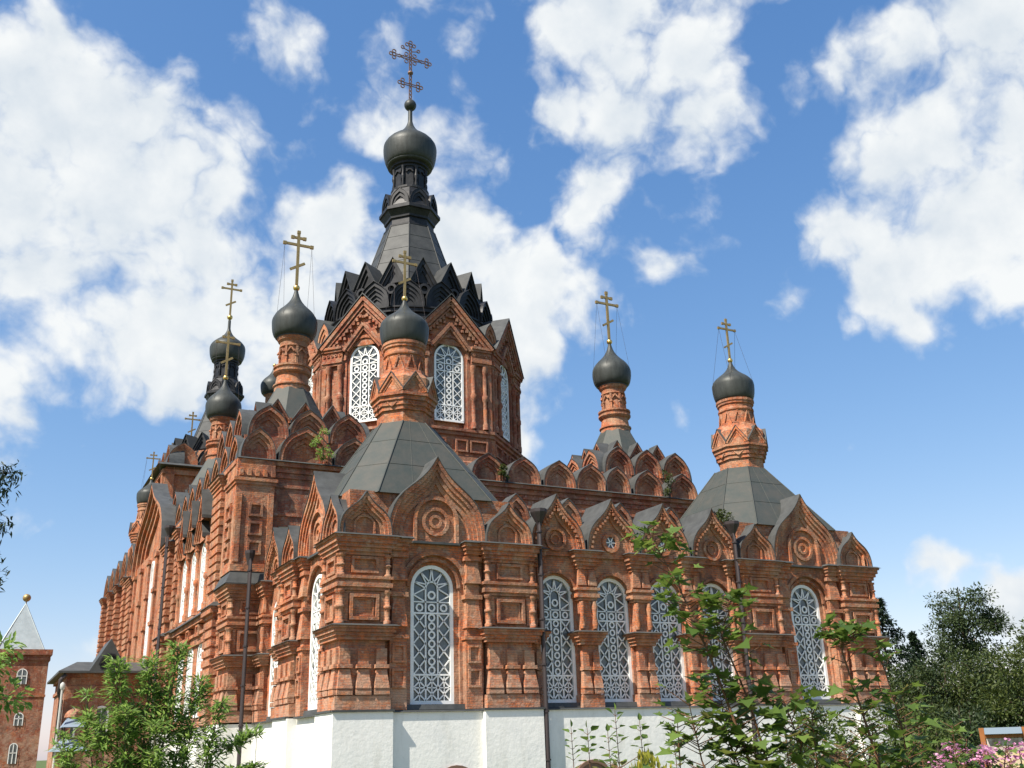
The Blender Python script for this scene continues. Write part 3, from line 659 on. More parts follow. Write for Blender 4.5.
# one face, built once: wall with deep window, colonnettes, cornice, pointed pediment
def face_mesh():
    b = MB(); w = 5.8
    arch_wall(b, -w / 2, w / 2, 18.95, 24.3, 0, [(0, 2.45, 18.95, 23.3, [(2.45, .10), (2.08, .22)])])
    for s in (-1, 1):
        for x in (1.62, 2.45): colonnette(b, s * x, -.10, 19.0, 22.95, .16)
        for z in range(7): b.box(s * 2.03 - .14, s * 2.03 + .14, -.05, .05, 19.3 + z * .52, 19.3 + z * .52 + .36) if False else None
        b.box(s * 2.78 - .14, s * 2.78 + .14, -.14, .05, 18.95, 23.0)
        for k, (p, z) in enumerate(((.12, 23.0), (.2, 23.15), (.16, 23.3), (.12, 23.42), (.22, 23.85), (.3, 24.0))):
            b.box(s * 2.2 - .72 + (0), s * 2.2 + .72, -p - .06, .05, z, z + (.15 if k != 3 else .43))
        for k in range(5): b.ring(s * (1.65 + .28 * k), 23.63, .05, .10, -.24, -.16, 8)
        panel(b, s * .75, 17.55, 18.3, .42, .10, -.14, -.02); panel(b, s * 1.95, 17.55, 18.3, .62, .10, -.14, -.02)
    b.ring(0, 23.3, 1.26, 1.42, -.10, .02, 20, 0, 0, PI)
    # pediment: outer and inner chevrons
    P = [(-2.85, 24.15), (0, 27.05), (2.85, 24.15)]
    b.add([(-2.85, -.02, 24.1), (2.85, -.02, 24.1), (0, -.02, 27.0)], [(0, 1, 2)])
    b.add([(-2.85, .5, 24.1), (2.85, .5, 24.1), (0, .5, 27.0)], [(2, 1, 0)])
    for (a, wd, d) in ((0, .22, -.40), (.28, .2, -.30), (.55, .1, -.22)):
        for s in (-1, 1): b.bar((s * (2.95 - a), 24.05 - a * .1 + .0), (0, 27.05 - a * 1.15), wd, (d, .05))
    for (a, wd, d) in ((1.55, .2, -.28), (1.8, .14, -.2)):
        for s in (-1, 1): b.bar((s * (2.95 - a), 23.85), (0, 27.05 - a * 1.04), wd, (d, .05))
    for s in (-1, 1):
        for k in range(9):
            t = (k + .6) / 9.6; x = s * 2.25 * (1 - t); z = 24.15 + 2.0 * t
            b.box(x - .09, x + .09, -.24, .0, z - .1, z + .1)
            if k % 2 == 0: b.box(x - .3 * s - .08 if s > 0 else x + .22, x - .3 * s + .08 if s > 0 else x + .38, -.20, .0, z - .12, z + .04)
    # metal on the pediment
    for s in (-1, 1):
        A = (s * 3.1, 24.18); Bq = (0, 27.36)
        b.add([(A[0], -.45, A[1]), (0, -.45, Bq[1]), (0, 2.2, Bq[1]), (A[0], 1.2, A[1]), (A[0], -.45, A[1] - .06), (0, -.45, Bq[1] - .08)], [(0, 1, 2, 3) if s < 0 else (3, 2, 1, 0), (0, 4, 5, 1)], 1)
    return b.mesh('lantern_face', ['brick2', 'flash'])
FM = face_mesh()
for k in range(8):
    T = FR(OC[0], OC[1], 0, 45 * k) @ Matrix.Translation((0, -AP - .1, 0))
    put('lantern_face', FM, church, T @ Matrix.Scale(.921, 4, (1, 0, 0)))
    window(church, T @ Matrix.Translation((0, .12, 19.35)), 1.88, 4.85)
    T2 = FR(OC[0], OC[1], 0, 45 * k + 22.5) @ Matrix.Translation((0, -7.15, 24.2))
    kok(church, T2, KEEL, 1.15, 1.7, 1.3, name='small_kokoshnik', rings=((1, 0), (.8, .08), (.6, .15)), mats=('brick', 'flash'))
b = MB(); b.box(-.5, .5, -.12, .6, 23.0, 24.2); b.box(-.58, .58, -.2, .6, 24.0, 24.22); b.box(-.4, .4, -.05, .6, 17, 23); CP = b.mesh('corner_pier', ['brick'])
for k in range(8): put('corner_pier', CP, church, FR(OC[0], OC[1], 0, 45 * k + 22.5) @ Matrix.Translation((0, -6.95, 0)))

# ---- tented top, black crown of gables (used for the main tower and the bell tower)
def tented_top(cx, cy, zo, s, cw, name):
    t = empty(name, (cx, cy, zo), 0, church); t.scale = (s, s, s)
    b = MB()
    b.lathe([(5.2, -1.6), (5.2, .1), (5.35, .15), (5.35, .35), (5.2, .4), (5.2, .6), (5.4, .65), (5.4, .85), (5.5, .9), (5.5, 1.0), (4.9, 1.1), (4.9, 2.6), (4.2, 2.9), (4.2, 3.4)], 32, 0, smooth=False)
    b.build('crown_wall', ['black'], t)
    K = dict(rings=((1, 0), (.84, .12), (.70, .22), (.55, .32), (.42, .4)), mats=('black', 'black'), lip=.1)
    for k in range(16):
        kok(t, Matrix.Rotation(PI / 8 * k, 4, 'Z') @ Matrix.Translation((0, -5.42, .95)), KEEL, 2.05, 1.8, .9, name='crown_gable', **K)
        kok(t, Matrix.Rotation(PI / 8 * (k + .5), 4, 'Z') @ Matrix.Translation((0, -4.8, 2.45)), PEAK, 1.95, 2.15, 1.5, name='crown_gable', rings=((1, 0), (.8, .14), (.62, .25)), mats=('black', 'tent'), lip=.12)
    for k in range(16):
        b = MB(); b.T = Matrix.Rotation(PI / 8 * (k + .5), 4, 'Z') @ Matrix.Translation((0, -5.15, 2.25)); b.ring(0, 0, .2, .36, -.12, .3, 14); b.ring(0, 0, .001, .2, .1, .2, 10); b.T = None
        b.build('crown_roundel', ['black'], t)
    b = MB(); b.oct([(4.6, 2.9), (3.35, 3.3), (2.62, 5.5), (1.62, 8.75)], 0)
    Q = [[(r / math.cos(PI / 8) * math.cos(PI / 8 + PI / 4 * i), r / math.cos(PI / 8) * math.sin(PI / 8 + PI / 4 * i), z) for i in range(8)] for r, z in ((3.35, 3.3), (2.62, 5.5), (1.62, 8.75))]
    for i in range(8): b.tube([Q[0][i], Q[1][i], Q[2][i]], .05, 5)
    for z in (4.4, 5.5, 6.6, 7.7):
        r = 2.62 + (5.5 - z) * .33 if z <= 5.5 else 2.62 - (z - 5.5) * (1.0 / 3.25)
        P = [(r / math.cos(PI / 8) * math.cos(PI / 8 + PI / 4 * i), r / math.cos(PI / 8) * math.sin(PI / 8 + PI / 4 * i), z) for i in range(9)]
        for i in range(8): b.tube([P[i], P[i + 1]], .02, 4)
    b.build('tent', ['tent'], t)
    b = MB()
    b.oct([(1.5, 8.4), (1.66, 8.7), (1.66, 8.82), (1.54, 8.86), (1.52, 9.3), (1.62, 9.34), (1.64, 9.5), (1.84, 9.85), (1.95, 9.9), (1.95, 10.12), (1.85, 10.16), (1.72, 10.3), (1.62, 10.7), (1.6, 11.2), (1.35, 11.7)], 0)
    b.lathe([(1.5, 11.1), (1.3, 11.75), (1.34, 11.8), (1.34, 11.95), (1.08, 12.0), (1.08, 13.5), (1.2, 13.55), (1.2, 13.7), (1.34, 13.75), (1.34, 13.9), (1.46, 14.0), (1.46, 14.1)], 24, 0, smooth=False)
    for k in range(8):
        b.T = Matrix.Rotation(PI / 4 * k, 4, 'Z') @ Matrix.Translation((0, -1.18, 11.95)); b.lathe([(.1, 0), (.14, .1), (.08, .5), (.15, .75), (.15, .85), (.08, 1.1), (.13, 1.45), (.15, 1.6)], 8, 0, 0, 0)
        b.T = Matrix.Rotation(PI / 4 * (k + .5), 4, 'Z') @ Matrix.Translation((0, -1.12, 11.95)); b.box(-.26, .26, .0, .1, 0, 1.55); b.ring(0, 1.1, .16, .26, -.1, .05, 10, 0, 0, PI)
    b.T = None
    b.build('drum', ['black'], t)
    for k in range(8):
        kok(t, Matrix.Rotation(PI / 4 * k, 4, 'Z') @ Matrix.Translation((0, -1.78, 10.18)), KEEL, 1.36, 1.3, .4, name='small_kokoshnik', rings=((1, 0), (.78, .08), (.55, .16)), mats=('black', 'black'))
    b = MB(); b.lathe(onion_prof(1.44, 14.05, 1.88, 15.45, 17.95, .16) + [(.15, 18.9)], 48, 0, rib=.004)
    b.lathe([(1.4, 13.98), (1.58, 14.0), (1.62, 14.25), (1.5, 14.3)], 40, 0)
    b.build('onion_dome', ['onion'], t)
    br = .44 if cw else .3
    b = MB(); b.lathe([(br * math.cos(a * PI / 12), 19.28 + br * math.sin(a * PI / 12)) for a in range(-6, 7)], 24, 0); b.build('ball', ['onion' if cw else 'gold'], t)
    if cw:
        # openwork cross with trefoil ends
        b = MB(); z0 = 19.6; y = (-.035, .035)
        for s in (-.09, .09): b.bar((s, z0), (s, z0 + 4.9), .045, y)
        for k in range(14): zz = z0 + .1 + k * .33; b.bar((-.09, zz), (.09, zz + .33), .03, y); b.bar((.09, zz), (-.09, zz + .33), .03, y)
        b.lathe([(.06, z0 + 2.35), (.2, z0 + 2.42), (.2, z0 + 2.55), (.06, z0 + 2.62)], 10, 0)
        def tre(x, z, dx, dz):
            for (a, c) in ((0, 0), (1, 0), (0, 1), (0, -1)):
                px = x + dx * .24 * a + (-dz) * .27 * c; pz = z + dz * .24 * a + dx * .27 * c
                b.ring(px, pz, .11, .165, y[0], y[1], 12)
        for zz, l in ((z0 + 3.75, 1.18), (z0 + 1.45, .5)):
            for s in (-.08, .08): b.bar((-l, zz + s), (l, zz + s), .045, y)
            for sg in (-1, 1): tre(sg * (l + .1), zz, sg, 0)
        tre(0, z0 + 4.95, 0, 1); 
        for sg in (-1, 1):
            for q in (-1, 1): b.ring(sg * .32, z0 + 3.75 + q * .32, .12, .165, y[0], y[1], 12)
            b.ring(sg * .62, z0 + 4.6, .10, .15, y[0], y[1], 10)
            b.bar((sg * .1, z0 + 4.4), (sg * .6, z0 + 4.55), .04, y)
            b.bar((sg * .5, z0 + 3.6), (sg * .9, z0 + 3.9), .04, y); b.bar((sg * .9, z0 + 3.6), (sg * .5, z0 + 3.9), .04, y)
        b.build('cross', ['rust'], t)
    else:
        put('cross', CM['m'], t, FR(0, 0, 19.5) @ Matrix.Scale(1.35, 4))
    return t
tented_top(OC[0], OC[1], 26.0, 1.0, True, 'tented_top')

# ---- long side facade of the main block (local x = -(Y-12), outward = -X)
b = MB(); b.T = FR(-1.0, 12, 0, -90)
HI = [(x, 1.75, 8.2, 11.0, [(1.75, .03), (1.45, .14)]) for x in (-6.9, -9.5, -12.1)]
arch_wall(b, -16, 0, 8.0, 14.1, .0, HI)
arch_wall(b, -16, 0, ZB, 8.0, .15, [(x, 1.7, ZB + .4, 6.1, [(1.7, .12 + .15), (1.4, .35)]) for x in (-6.9, -9.5, -12.1)])
b.box(-14.2, -5.4, -.15, .4, 7.55, 7.8); b.box(-14.2, -5.4, -.05, .4, 7.0, 7.15); b.box(-14.2, -5.4, .05, .4, 6.6, 7.0)
b.box(-18, 0, -.05, .4, 13.65, 13.85); b.box(-18, 0, -.15, .4, 13.85, 14.08)
for xc in (-5.6, -8.2, -10.8, -13.4):
    colonnette(b, xc, -.02, 8.1, 11.3, .14); b.box(xc - .3, xc + .3, -.2, .3, 11.3, 11.6)
    panel(b, xc + 1.3, 6.95, 7.5, .4, .1, -.1, .15)
b.frus(-14.4, -5.2, -.3, .4, 7.8, -14.4, -5.2, -.05, .4, 8.05, 1)
b.T = None; b.build('side_wall', ['brick', 'flash'], church)
for x in (-6.9, -9.5, -12.1):
    T = FR(-1.0, 12, 0, -90)
    window(church, T @ Matrix.Translation((x, .06, 8.25)), 1.45, 3.4); window(church, T @ Matrix.Translation((x, .2, ZB + .45)), 1.4, 3.5)
    kok(church, T @ Matrix.Translation((x, -.35, 11.6)), PEAK, 2.3, 2.1, .9, name='window_gable', rings=RS)
    kok(church, T @ Matrix.Translation((x + 1.3, -.55, 12.4)), PEAK, 1.1, 1.5, 1.0, name='window_gable', rings=((1, 0), (.7, .1)))
def rust_pier(y0, y1, ztop, px=-1.45):
    b = MB(); b.T = FR(px, (y0 + y1) / 2, 0, -90); w = y1 - y0
    z = ZB; k = 0
    b.box(-w / 2 + .08, w / 2 - .08, .08, 1.4, ZB, ztop)
    while z < ztop - .35:
        if abs(z - 7.9) > .35: b.box(-w / 2, w / 2, 0, 1.4, z, z + .30)
        z += .42; k += 1
    b.box(-w / 2 - .12, w / 2 + .12, -.14, 1.4, 7.55, 7.85); b.frus(-w / 2 - .2, w / 2 + .2, -.22, 1.4, 7.85, -w / 2, w / 2, 0, 1.4, 8.05, 1)
    for i, p in enumerate((.06, .13, .2)): b.box(-w / 2 - p, w / 2 + p, -p, 1.4, ztop - .45 + i * .15, ztop - .3 + i * .15)
    b.frus(-w / 2 - .26, w / 2 + .26, -.26, 1.4, ztop, -w / 2, w / 2, 0, 1.4, ztop + .15, 1)
    b.T = None; return b.build('pier', ['brick', 'flash'], church)
rust_pier(14.6, 16.6, 13.9, -1.2); rust_pier(26.0, 27.0, 13.6, -1.2); rust_pier(27.9, 30.4, 13.2, -1.35); rust_pier(44.0, 46.2, 13.6)
for y in (49.5, 54.5, 59.5, 64.8): rust_pier(y, y + 1.5, 14.4 + (y - 49) * .03, -1.25)
# arm with the great side gable
b = MB(); b.box(-1.25, 6, 30.2, 44.2, 0.02, 14.0); b.build('side_arm', ['brick'], church)
kok(church, FR(-1.5, 37.2, 13.4, -90), OGEE, 13.2, 5.5, 1.0, name='great_gable', rings=((1, 0), (.95, .2), (.88, .4), (.80, .55), (.70, .75)))
for y in (34.6,): window(church, FR(-1.28, y, 6.2, -90), 1.15, 7.0)
for y in (32.9, 36.2, 39.6, 42.8):
    b = MB(); b.T = FR(-1.25, y, 0, -90); b.box(-.35, .35, -.14, .2, ZB, 13.2); [b.box(-.48, .48, -.22, .2, z, z + .25) for z in (4.5, 6.9, 9, 11, 13.2)]; b.T = None; b.build('pilaster', ['brick'], church)
for k in range(5): kok(church, FR(-1.2, 47.9 + k * 4.0, 14.4, -90), KEEL, 3.4, 2.3, 1.6, rings=RS)
for k in range(4): kok(church, FR(-1.0, 49.9 + k * 4.0, 15.0, -90), KEEL, 2.2, 1.8, 1.4, rings=RS)
for y in (52.8, 57.8, 62.5): window(church, FR(-.95 + .5, y, 6.5, -90), 1.4, 5.0)
b = MB(); b.box(-1.0, -.35, 46, 66, ZB, 14.4); b.build('side_wall', ['brick'], church) if False else None
b = MB(); b.add([(-.4, 45.5, 14.3), (24.9, 45.5, 14.3), (24.9, 66, 14.3), (-.4, 66, 14.3), (8, 50, 18), (16, 50, 18), (16, 66, 18), (8, 66, 18)], [(0, 1, 5, 4), (1, 2, 6, 5), (2, 3, 7, 6), (3, 0, 4, 7), (4, 5, 6, 7)]); b.box(8, 16, 38, 50, 14, 17.9); b.build('nave_roof', ['roof'], church)
# small turret behind the great gable
t = chapel_turret(0.15, 51.0, 3.3)
b = MB(); b.T = FR(.15, 51, 0, 0); b.oct([(1.2, 14.2), (1.2, 16.9), (1.0, 17.2)], 0); b.T = None; b.build('turret_base', ['brick'], church)

# ---- bell tower at the far end
BT = (12.0, 86.0); HB = 7.0
b = MB(); b.box(BT[0] - HB, BT[0] + HB, BT[1] - HB, BT[1] + HB, 0, 31.3); b.box(4, 20, 64, 80, 0, 15)
b.box(BT[0] - HB - .4, BT[0] + HB + .4, BT[1] - HB - .4, BT[1] + HB + .4, 30.4, 30.9)
for x in (-6.6, -3.4, 3.4, 6.6): b.box(BT[0] + x - .5, BT[0] + x + .5, BT[1] - HB - .35, BT[1] - HB, 15, 30.4)
for y in (-6.6, -3.4, 3.4, 6.6): b.box(BT[0] - HB - .35, BT[0] - HB, BT[1] + y - .5, BT[1] + y + .5, 0, 30.4)
b.oct([(5.9, 31.3), (5.9, 34.0)], 0, *BT)
b.build('bell_tower_wall', ['brick'], church)
b = MB(); b.frus(BT[0] - HB - 1, BT[0] + HB + 1, BT[1] - HB - 1, BT[1] + HB + 1, 31.3, BT[0] - HB - .6, BT[0] + HB + .6, BT[1] - HB - .6, BT[1] + HB + .6, 31.6); b.build('bell_tower_eaves', ['flash'], church)
for ang in (0, -90):
    for i in range(4): kok(church, FR(BT[0], BT[1], 31.6, ang) @ Matrix.Translation(((i - 1.5) * 3.5, -HB + .3, 0)), KEEL, 3.3, 2.6, 1.6, name='tier_kokoshnik', rings=RB)
tented_top(BT[0], BT[1], 31.1, 1.14, False, 'bell_tented_top')
def far_turret(x, y, z, s, cross=True):
    t = empty('turret', (x, y, z), 0, church); t.scale = (s, s, s)
    b = MB(); b.lathe([(1.0, -9), (1.0, -2.2), (.7, -1.5), (.7, -.2), (.9, 0)], 16, 0); b.build('drum', ['brick'], t)
    onion(t, .86, 0, 1.17, .85, 2.85, .18, 'm', 3.2, guys=False, cross=cross)
far_turret(18.3, 87.5, 44.0, 1.35, False); far_turret(9.6, 93.0, 35.0, 1.15)

# ---- rainwater pipes
def pipe(pts, hop, hr=1.0):
    b = MB(); b.tube(pts, .085, 8); x, y, z = hop; b.lathe([(.1, z - .5), (.12, z - .4), (.3 * hr, z - .05), (.32 * hr, z), (.32 * hr, z + .12)], 10, 0, x, y, False)
    for k in range(6): q = pts[-1][2] + (hop[2] - pts[-1][2]) * (k + .5) / 6; b.lathe([(.115, q), (.115, q + .06)], 8, 0, pts[-1][0], pts[-1][1], False)
    b.build('downpipe', ['pipe'], church)
pipe([(7.78, .05, 9.7), (7.70, -.02, 9.2), (7.70, -.02, 0.2)], (7.78, .1, 9.75))
pipe([(16.95, .1, 9.9), (16.88, -.05, 9.3), (16.88, -.05, 0.2)], (16.95, .1, 9.9))
pipe([(-.42, 11.30, 9.7), (-.42, 11.15, 9.3), (-.42, 11.15, 0.2)], (-.42, 11.30, 9.7), .7)
pipe([(-1.5, 27.45, 13.9), (-1.6, 27.45, 13.4), (-1.6, 27.45, 0.2)], (-1.5, 27.45, 13.9))
# ================================================================ GROUND AND PLANTS
def leaf_mat(name, c1, c2, trans=.35, c3=None):
    m = bpy.data.materials.new(name); m.use_nodes = True; nt = m.node_tree; N = nt.nodes; L = nt.links; b = N['Principled BSDF']
    g = N.new('ShaderNodeNewGeometry'); r = N.new('ShaderNodeValToRGB'); L.new(g.outputs['Random Per Island'], r.inputs[0])
    r.color_ramp.elements[0].color = (*c1, 1); r.color_ramp.elements[1].color = (*c2, 1)
    if c3: e = r.color_ramp.elements.new(.93); e.color = (*c2, 1); r.color_ramp.elements[2].color = (*c3, 1)
    b.inputs['Roughness'].default_value = .5; b.inputs['Specular IOR Level'].default_value = .35
    L.new(r.outputs[0], b.inputs['Base Color'])
    t = N.new('ShaderNodeBsdfTranslucent'); h = N.new('ShaderNodeHueSaturation'); h.inputs['Value'].default_value = 1.5; h.inputs['Hue'].default_value = .485
    L.new(r.outputs[0], h.inputs['Color']); L.new(h.outputs[0], t.inputs[0])
    x = N.new('ShaderNodeMixShader'); x.inputs[0].default_value = trans; L.new(b.outputs[0], x.inputs[1]); L.new(t.outputs[0], x.inputs[2])
    L.new(x.outputs[0], N['Material Output'].inputs[0]); M[name] = m
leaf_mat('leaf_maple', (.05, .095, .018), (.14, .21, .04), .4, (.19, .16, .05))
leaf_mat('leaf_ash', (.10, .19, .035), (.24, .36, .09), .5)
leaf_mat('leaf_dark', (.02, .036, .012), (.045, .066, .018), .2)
leaf_mat('leaf_mid', (.04, .066, .014), (.085, .105, .026), .3)
leaf_mat('leaf_spruce', (.012, .028, .014), (.03, .05, .022), .1)
leaf_mat('leaf_birch', (.035, .06, .022), (.07, .095, .035), .25)
leaf_mat('leaf_yellow', (.22, .24, .03), (.36, .32, .05), .3)
leaf_mat('petal', (.45, .16, .30), (.70, .38, .52), .3)
M['bark'] = mat('bark', (.10, .075, .05), .9, var=.5, vscale=8)
M['twig'] = mat('green_brown_twig', (.13, .12, .06), .8); M['stem'] = mat('reddish_stem', (.14, .07, .035), .7)
M['grass'] = mat('grass_ground', (.06, .11, .02), .95, var=.5, vscale=.6, dark=(.09, .10, .035), bump=.5, bscale=6)
M['path'] = mat('sandy_path', (.34, .29, .22), .95, var=.3, vscale=1.5)
g = MB(); g.add([(-900, -900, 0), (900, -900, 0), (900, 900, 0), (-900, 900, 0)], [(0, 1, 2, 3)])
tag(g.build('ground', ['grass']), kind='structure')
g = MB(); g.add([(-7, -6, .006), (30, -6, .006), (30, -2.2, .006), (-3.5, -2.2, .006), (-3.5, 26, .006), (-7, 26, .006)], [(0, 1, 2, 3), (0, 3, 4, 5)])
tag(g.build('path', ['path']), kind='structure')

MAPLE = [(0, 0), (.18, .05), (.5, -.02), (.38, .22), (.62, .48), (.30, .48), (.22, .62), (0, 1.0), (-.22, .62), (-.30, .48), (-.62, .48), (-.38, .22), (-.5, -.02), (-.18, .05)]
BROAD = [(0, 0), (.30, .22), (.36, .5), (0, 1), (-.36, .5), (-.30, .22)]
NARROW = [(0, 0), (.11, .25), (.13, .5), (0, 1.1), (-.13, .5), (-.11, .25)]
OVAL = [(0, 0), (.2, .25), (.24, .55), (0, 1), (-.24, .55), (-.2, .25)]
rnd = random.random
def leaf(b, p, dirv, size, shape, m=0, droop=.3):
    d = Vector(dirv); d.z -= droop * rnd(); d.normalize()
    up = Vector((rnd() - .5, rnd() - .5, .9)).normalized(); s = d.cross(up)
    if s.length < .1: s = Vector((1, 0, 0))
    s.normalize(); n = s.cross(d); P = Vector(p); pts = []
    for (a, c) in shape: pts.append(P + s * a * size + d * c * size + n * (abs(a) * .35 * size * (1 if c < .9 else 0)))
    k = len(shape)
    b.add(pts, [tuple(range(k))] if len(shape) != 6 or shape[1][1] < .2 else [(0, 1, 2, 3), (0, 3, 4, 5)], m)
def rdir(flat=1.0):
    a = rnd() * 2 * PI; z = (rnd() * 2 - 1) * flat; r = math.sqrt(max(0, 1 - z * z)); return Vector((r * math.cos(a), r * math.sin(a), z))
def sapling(name, base, stems, lm, size, shape, dens, label, cat, group=None, pair=False, sm='stem'):
    """stems: list of polylines (lists of points relative to base); leaves sit on side twigs all along"""
    root = empty(name, base); tag(root, label, cat, group)
    w = MB(); lf = MB()
    for st in stems:
        P = [Vector(p) for p in st]; Ln = sum((P[i + 1] - P[i]).length for i in range(len(P) - 1))
        w.tube(P, .005 + .0025 * Ln, 6, r2=.002)
        steps = int(Ln * dens); start = .12
        ph = rnd() * 6
        for i in range(steps):
            if not pair and math.sin(ph + i * 9.0 / max(steps, 1) * 2.2) < -.55 and rnd() < .75: continue
            t = start + (1 - start) * (i + rnd() * .6) / steps; f = t * (len(P) - 1); j = min(int(f), len(P) - 2); p = P[j].lerp(P[j + 1], f - j)
            a = rnd() * 2 * PI if not pair else (i * PI / 2 + .4)
            for q in range(2):
                aa = a + q * PI; l = size * (.7 + rnd() * 1.2) * (1.25 - t * .6) * (.28 if pair else 1)
                d = Vector((math.cos(aa), math.sin(aa), .25 + .5 * rnd() * (t))); e = p + d * l
                w.tube([p, e], .003, 3, r2=.0015)
                leaf(lf, e, d, size * (.5 + .75 * rnd()) * (1.1 - .4 * t), shape, 0, 1.0 if shape is MAPLE else .3)
                if shape is MAPLE and rnd() < .5: leaf(lf, p.lerp(e, .6), d + rdir() * .8, size * (.4 + .5 * rnd()), shape)
                if shape is not MAPLE and not pair:
                    for r in range(6): leaf(lf, p.lerp(e, .15 + .16 * r) + rdir() * .02, d + rdir() * .8 - Vector((0, 0, .3)), size * (.6 + .5 * rnd()), shape)
        leaf(lf, P[-1], P[-1] - P[-2], size * .6, shape)
    w.build('stem', [sm], root); lf.build('foliage', [lm], root); return root
def tree(name, base, h, rx, rz, lm, n, size, label, cat, group=None, trunk=.25, clumps=40, cone=False, cz=None, bark='bark', lum=.55):
    root = empty(name, base); tag(root, label, cat, group)
    w = MB(); w.tube([(0, 0, 0), (.1 * rx * .2, 0, h * .35), (0, .05 * rx, h * .7), (0, 0, h * .96)], trunk, 8, r2=trunk * .15)
    lf = MB(); C = []
    cz = cz or (h - rz)
    for i in range(clumps):
        if cone:
            t = (i + rnd()) / clumps; z = h * (.10 + .9 * t); rr = rx * (1 - t) ** .85; a = rnd() * 2 * PI; R = rr * (.45 + .6 * rnd())
            c = Vector((R * math.cos(a), R * math.sin(a), z - R * .15)); cr = .22 * rx * (1.15 - t) + .1
        else:
            d = rdir(); R = rnd() ** .4; c = Vector((d.x * rx * R, d.y * rx * R, cz + d.z * rz * R)); cr = rx * (.20 + .16 * rnd())
        C.append((c, cr)); s = Vector((0, 0, max(.12 * h, c.z - R * rx * .5 if not cone else c.z + .1)))
        if cone or rnd() < .6: w.tube([s, s.lerp(c, .5) + Vector((0, 0, .04 * h * (0 if cone else 1))), c], trunk * .22, 4, r2=trunk * .05)
    per = n // clumps
    for (c, cr) in C:
        for k in range(per):
            d = rdir(); p = c + Vector((d.x, d.y, d.z * .75)) * cr * (.35 + .75 * rnd()); leaf(lf, p, d + rdir() * .7, size * (.6 + .8 * rnd()), OVAL)
    w.build('trunk', [bark], root); lf.build('crown', [lm], root); return root

# --- plants close to the camera
random.seed(21)
def S(*p): return [Vector(q) for q in p]
# maple sapling right of centre: several shoots
sapling('maple_sapling', (-6.95, -28.60, 0), [
    S((0, 0, 0), (.02, 0, .8), (.0, .03, 1.35), (-.16, .10, 1.95), (-.27, .16, 2.30), (-.36, .24, 2.56)),
    S((0, 0, .6), (.05, -.03, 1.3), (.0, .05, 1.75), (-.10, .08, 2.05), (-.04, .07, 2.22)),
    S((0, 0, .5), (-.15, .05, 1.1), (-.25, .12, 1.5), (-.28, .14, 1.75)),
    S((0, 0, .7), (.12, -.05, 1.3), (.16, -.09, 1.55), (.12, -.05, 1.75)),
    S((0, 0, .8), (.02, .1, 1.3), (-.08, .14, 1.6), (-.13, .1, 1.85))],
    'leaf_maple', .10, MAPLE, 36, 'tallest maple sapling in the foreground, its leaning top crossing the gallery windows', 'sapling')
sapling('maple_sapling', (-6.55, -28.95, 0), [
    S((0, 0, 0), (.0, 0, 1.0), (-.03, .02, 1.5), (-.12, .05, 1.95), (-.09, .03, 2.06)),
    S((0, 0, .8), (.1, -.03, 1.3), (.10, -.03, 1.6), (.04, -.02, 1.95)),
    S((0, 0, .8), (-.1, .06, 1.25), (-.16, .09, 1.55))],
    'leaf_maple', .086, MAPLE, 42, 'shorter maple sapling in front of the right corner window', 'sapling')
for i, (x, y, h) in enumerate(((-7.28, -28.38, 1.68), (-5.95, -28.2, 1.66), (-5.55, -28.45, 1.62), (-6.3, -28.0, 1.66), (-6.75, -28.7, 1.72), (-5.3, -28.0, 1.66))):
    sapling('maple_sapling', (x, y, 0), [S((0, 0, 0), (.03, .02, h * .5), (.02, -.02, h)), S((0, 0, .5), (.15, -.1, h * .7), (.25, -.15, h * .93)), S((0, 0, .5), (-.12, .1, h * .7), (-.22, .14, h * .9))],
            'leaf_maple', .068, MAPLE, 40, ['low leafy maple shoot left of the tallest sapling', 'low maple shoot just right of the saplings before the white plinth', 'bushy low maple growth nearest the pink flowers', 'low maple shoot behind the two taller saplings', 'leafy maple shoot filling the gap between the two taller saplings', 'low maple shoot farthest right, beside the narrow upright shrub'][i], 'sapling')
# thin saplings with paired leaves in front of the plinth
for i, (x, y, h) in enumerate(((-5.85, -25.69, 1.81), (-6.13, -25.5, 1.70), (-6.03, -25.57, 1.69), (-5.70, -25.79, 1.73), (-5.90, -25.65, 1.66), (-5.50, -25.93, 1.62))):
    sapling('young_shoot', (x, y, 0), [S((0, 0, 0), (.01, 0, h * .5), (-.01, .01, h))], 'leaf_maple', .10, BROAD, 17, ['tallest thin shoot with paired leaves before the white plinth', 'leftmost thin leafy shoot before the white plinth', 'second thin shoot from the left before the plinth',
        'thin shoot to the right of the tallest one before the plinth', 'short thin shoot beside the tallest one', 'rightmost short shoot, beside the maple saplings'][i], 'shoot', 'thin shoots before the white plinth', pair=True)
root = empty('golden_thuja', (-5.72, -25.85, 0)); tag(root, 'rounded yellow-green clipped conifer bush below the gallery windows', 'bush')
lf = MB()
for k in range(5200):
    d = rdir(); d.z = abs(d.z); r = .75 + .28 * rnd() + .06 * math.sin(d.x * 9) * math.sin(d.y * 8); leaf(lf, (d.x * .36 * r, d.y * .36 * r, .25 + d.z * 1.20 * r), d + Vector((0, 0, 1.2)), .05, OVAL, 0, .1)
lf.build('foliage', ['leaf_yellow'], root); w = MB(); w.tube([(0, 0, 0), (0, 0, 1.1)], .04, 6, r2=.01); w.build('trunk', ['bark'], root)
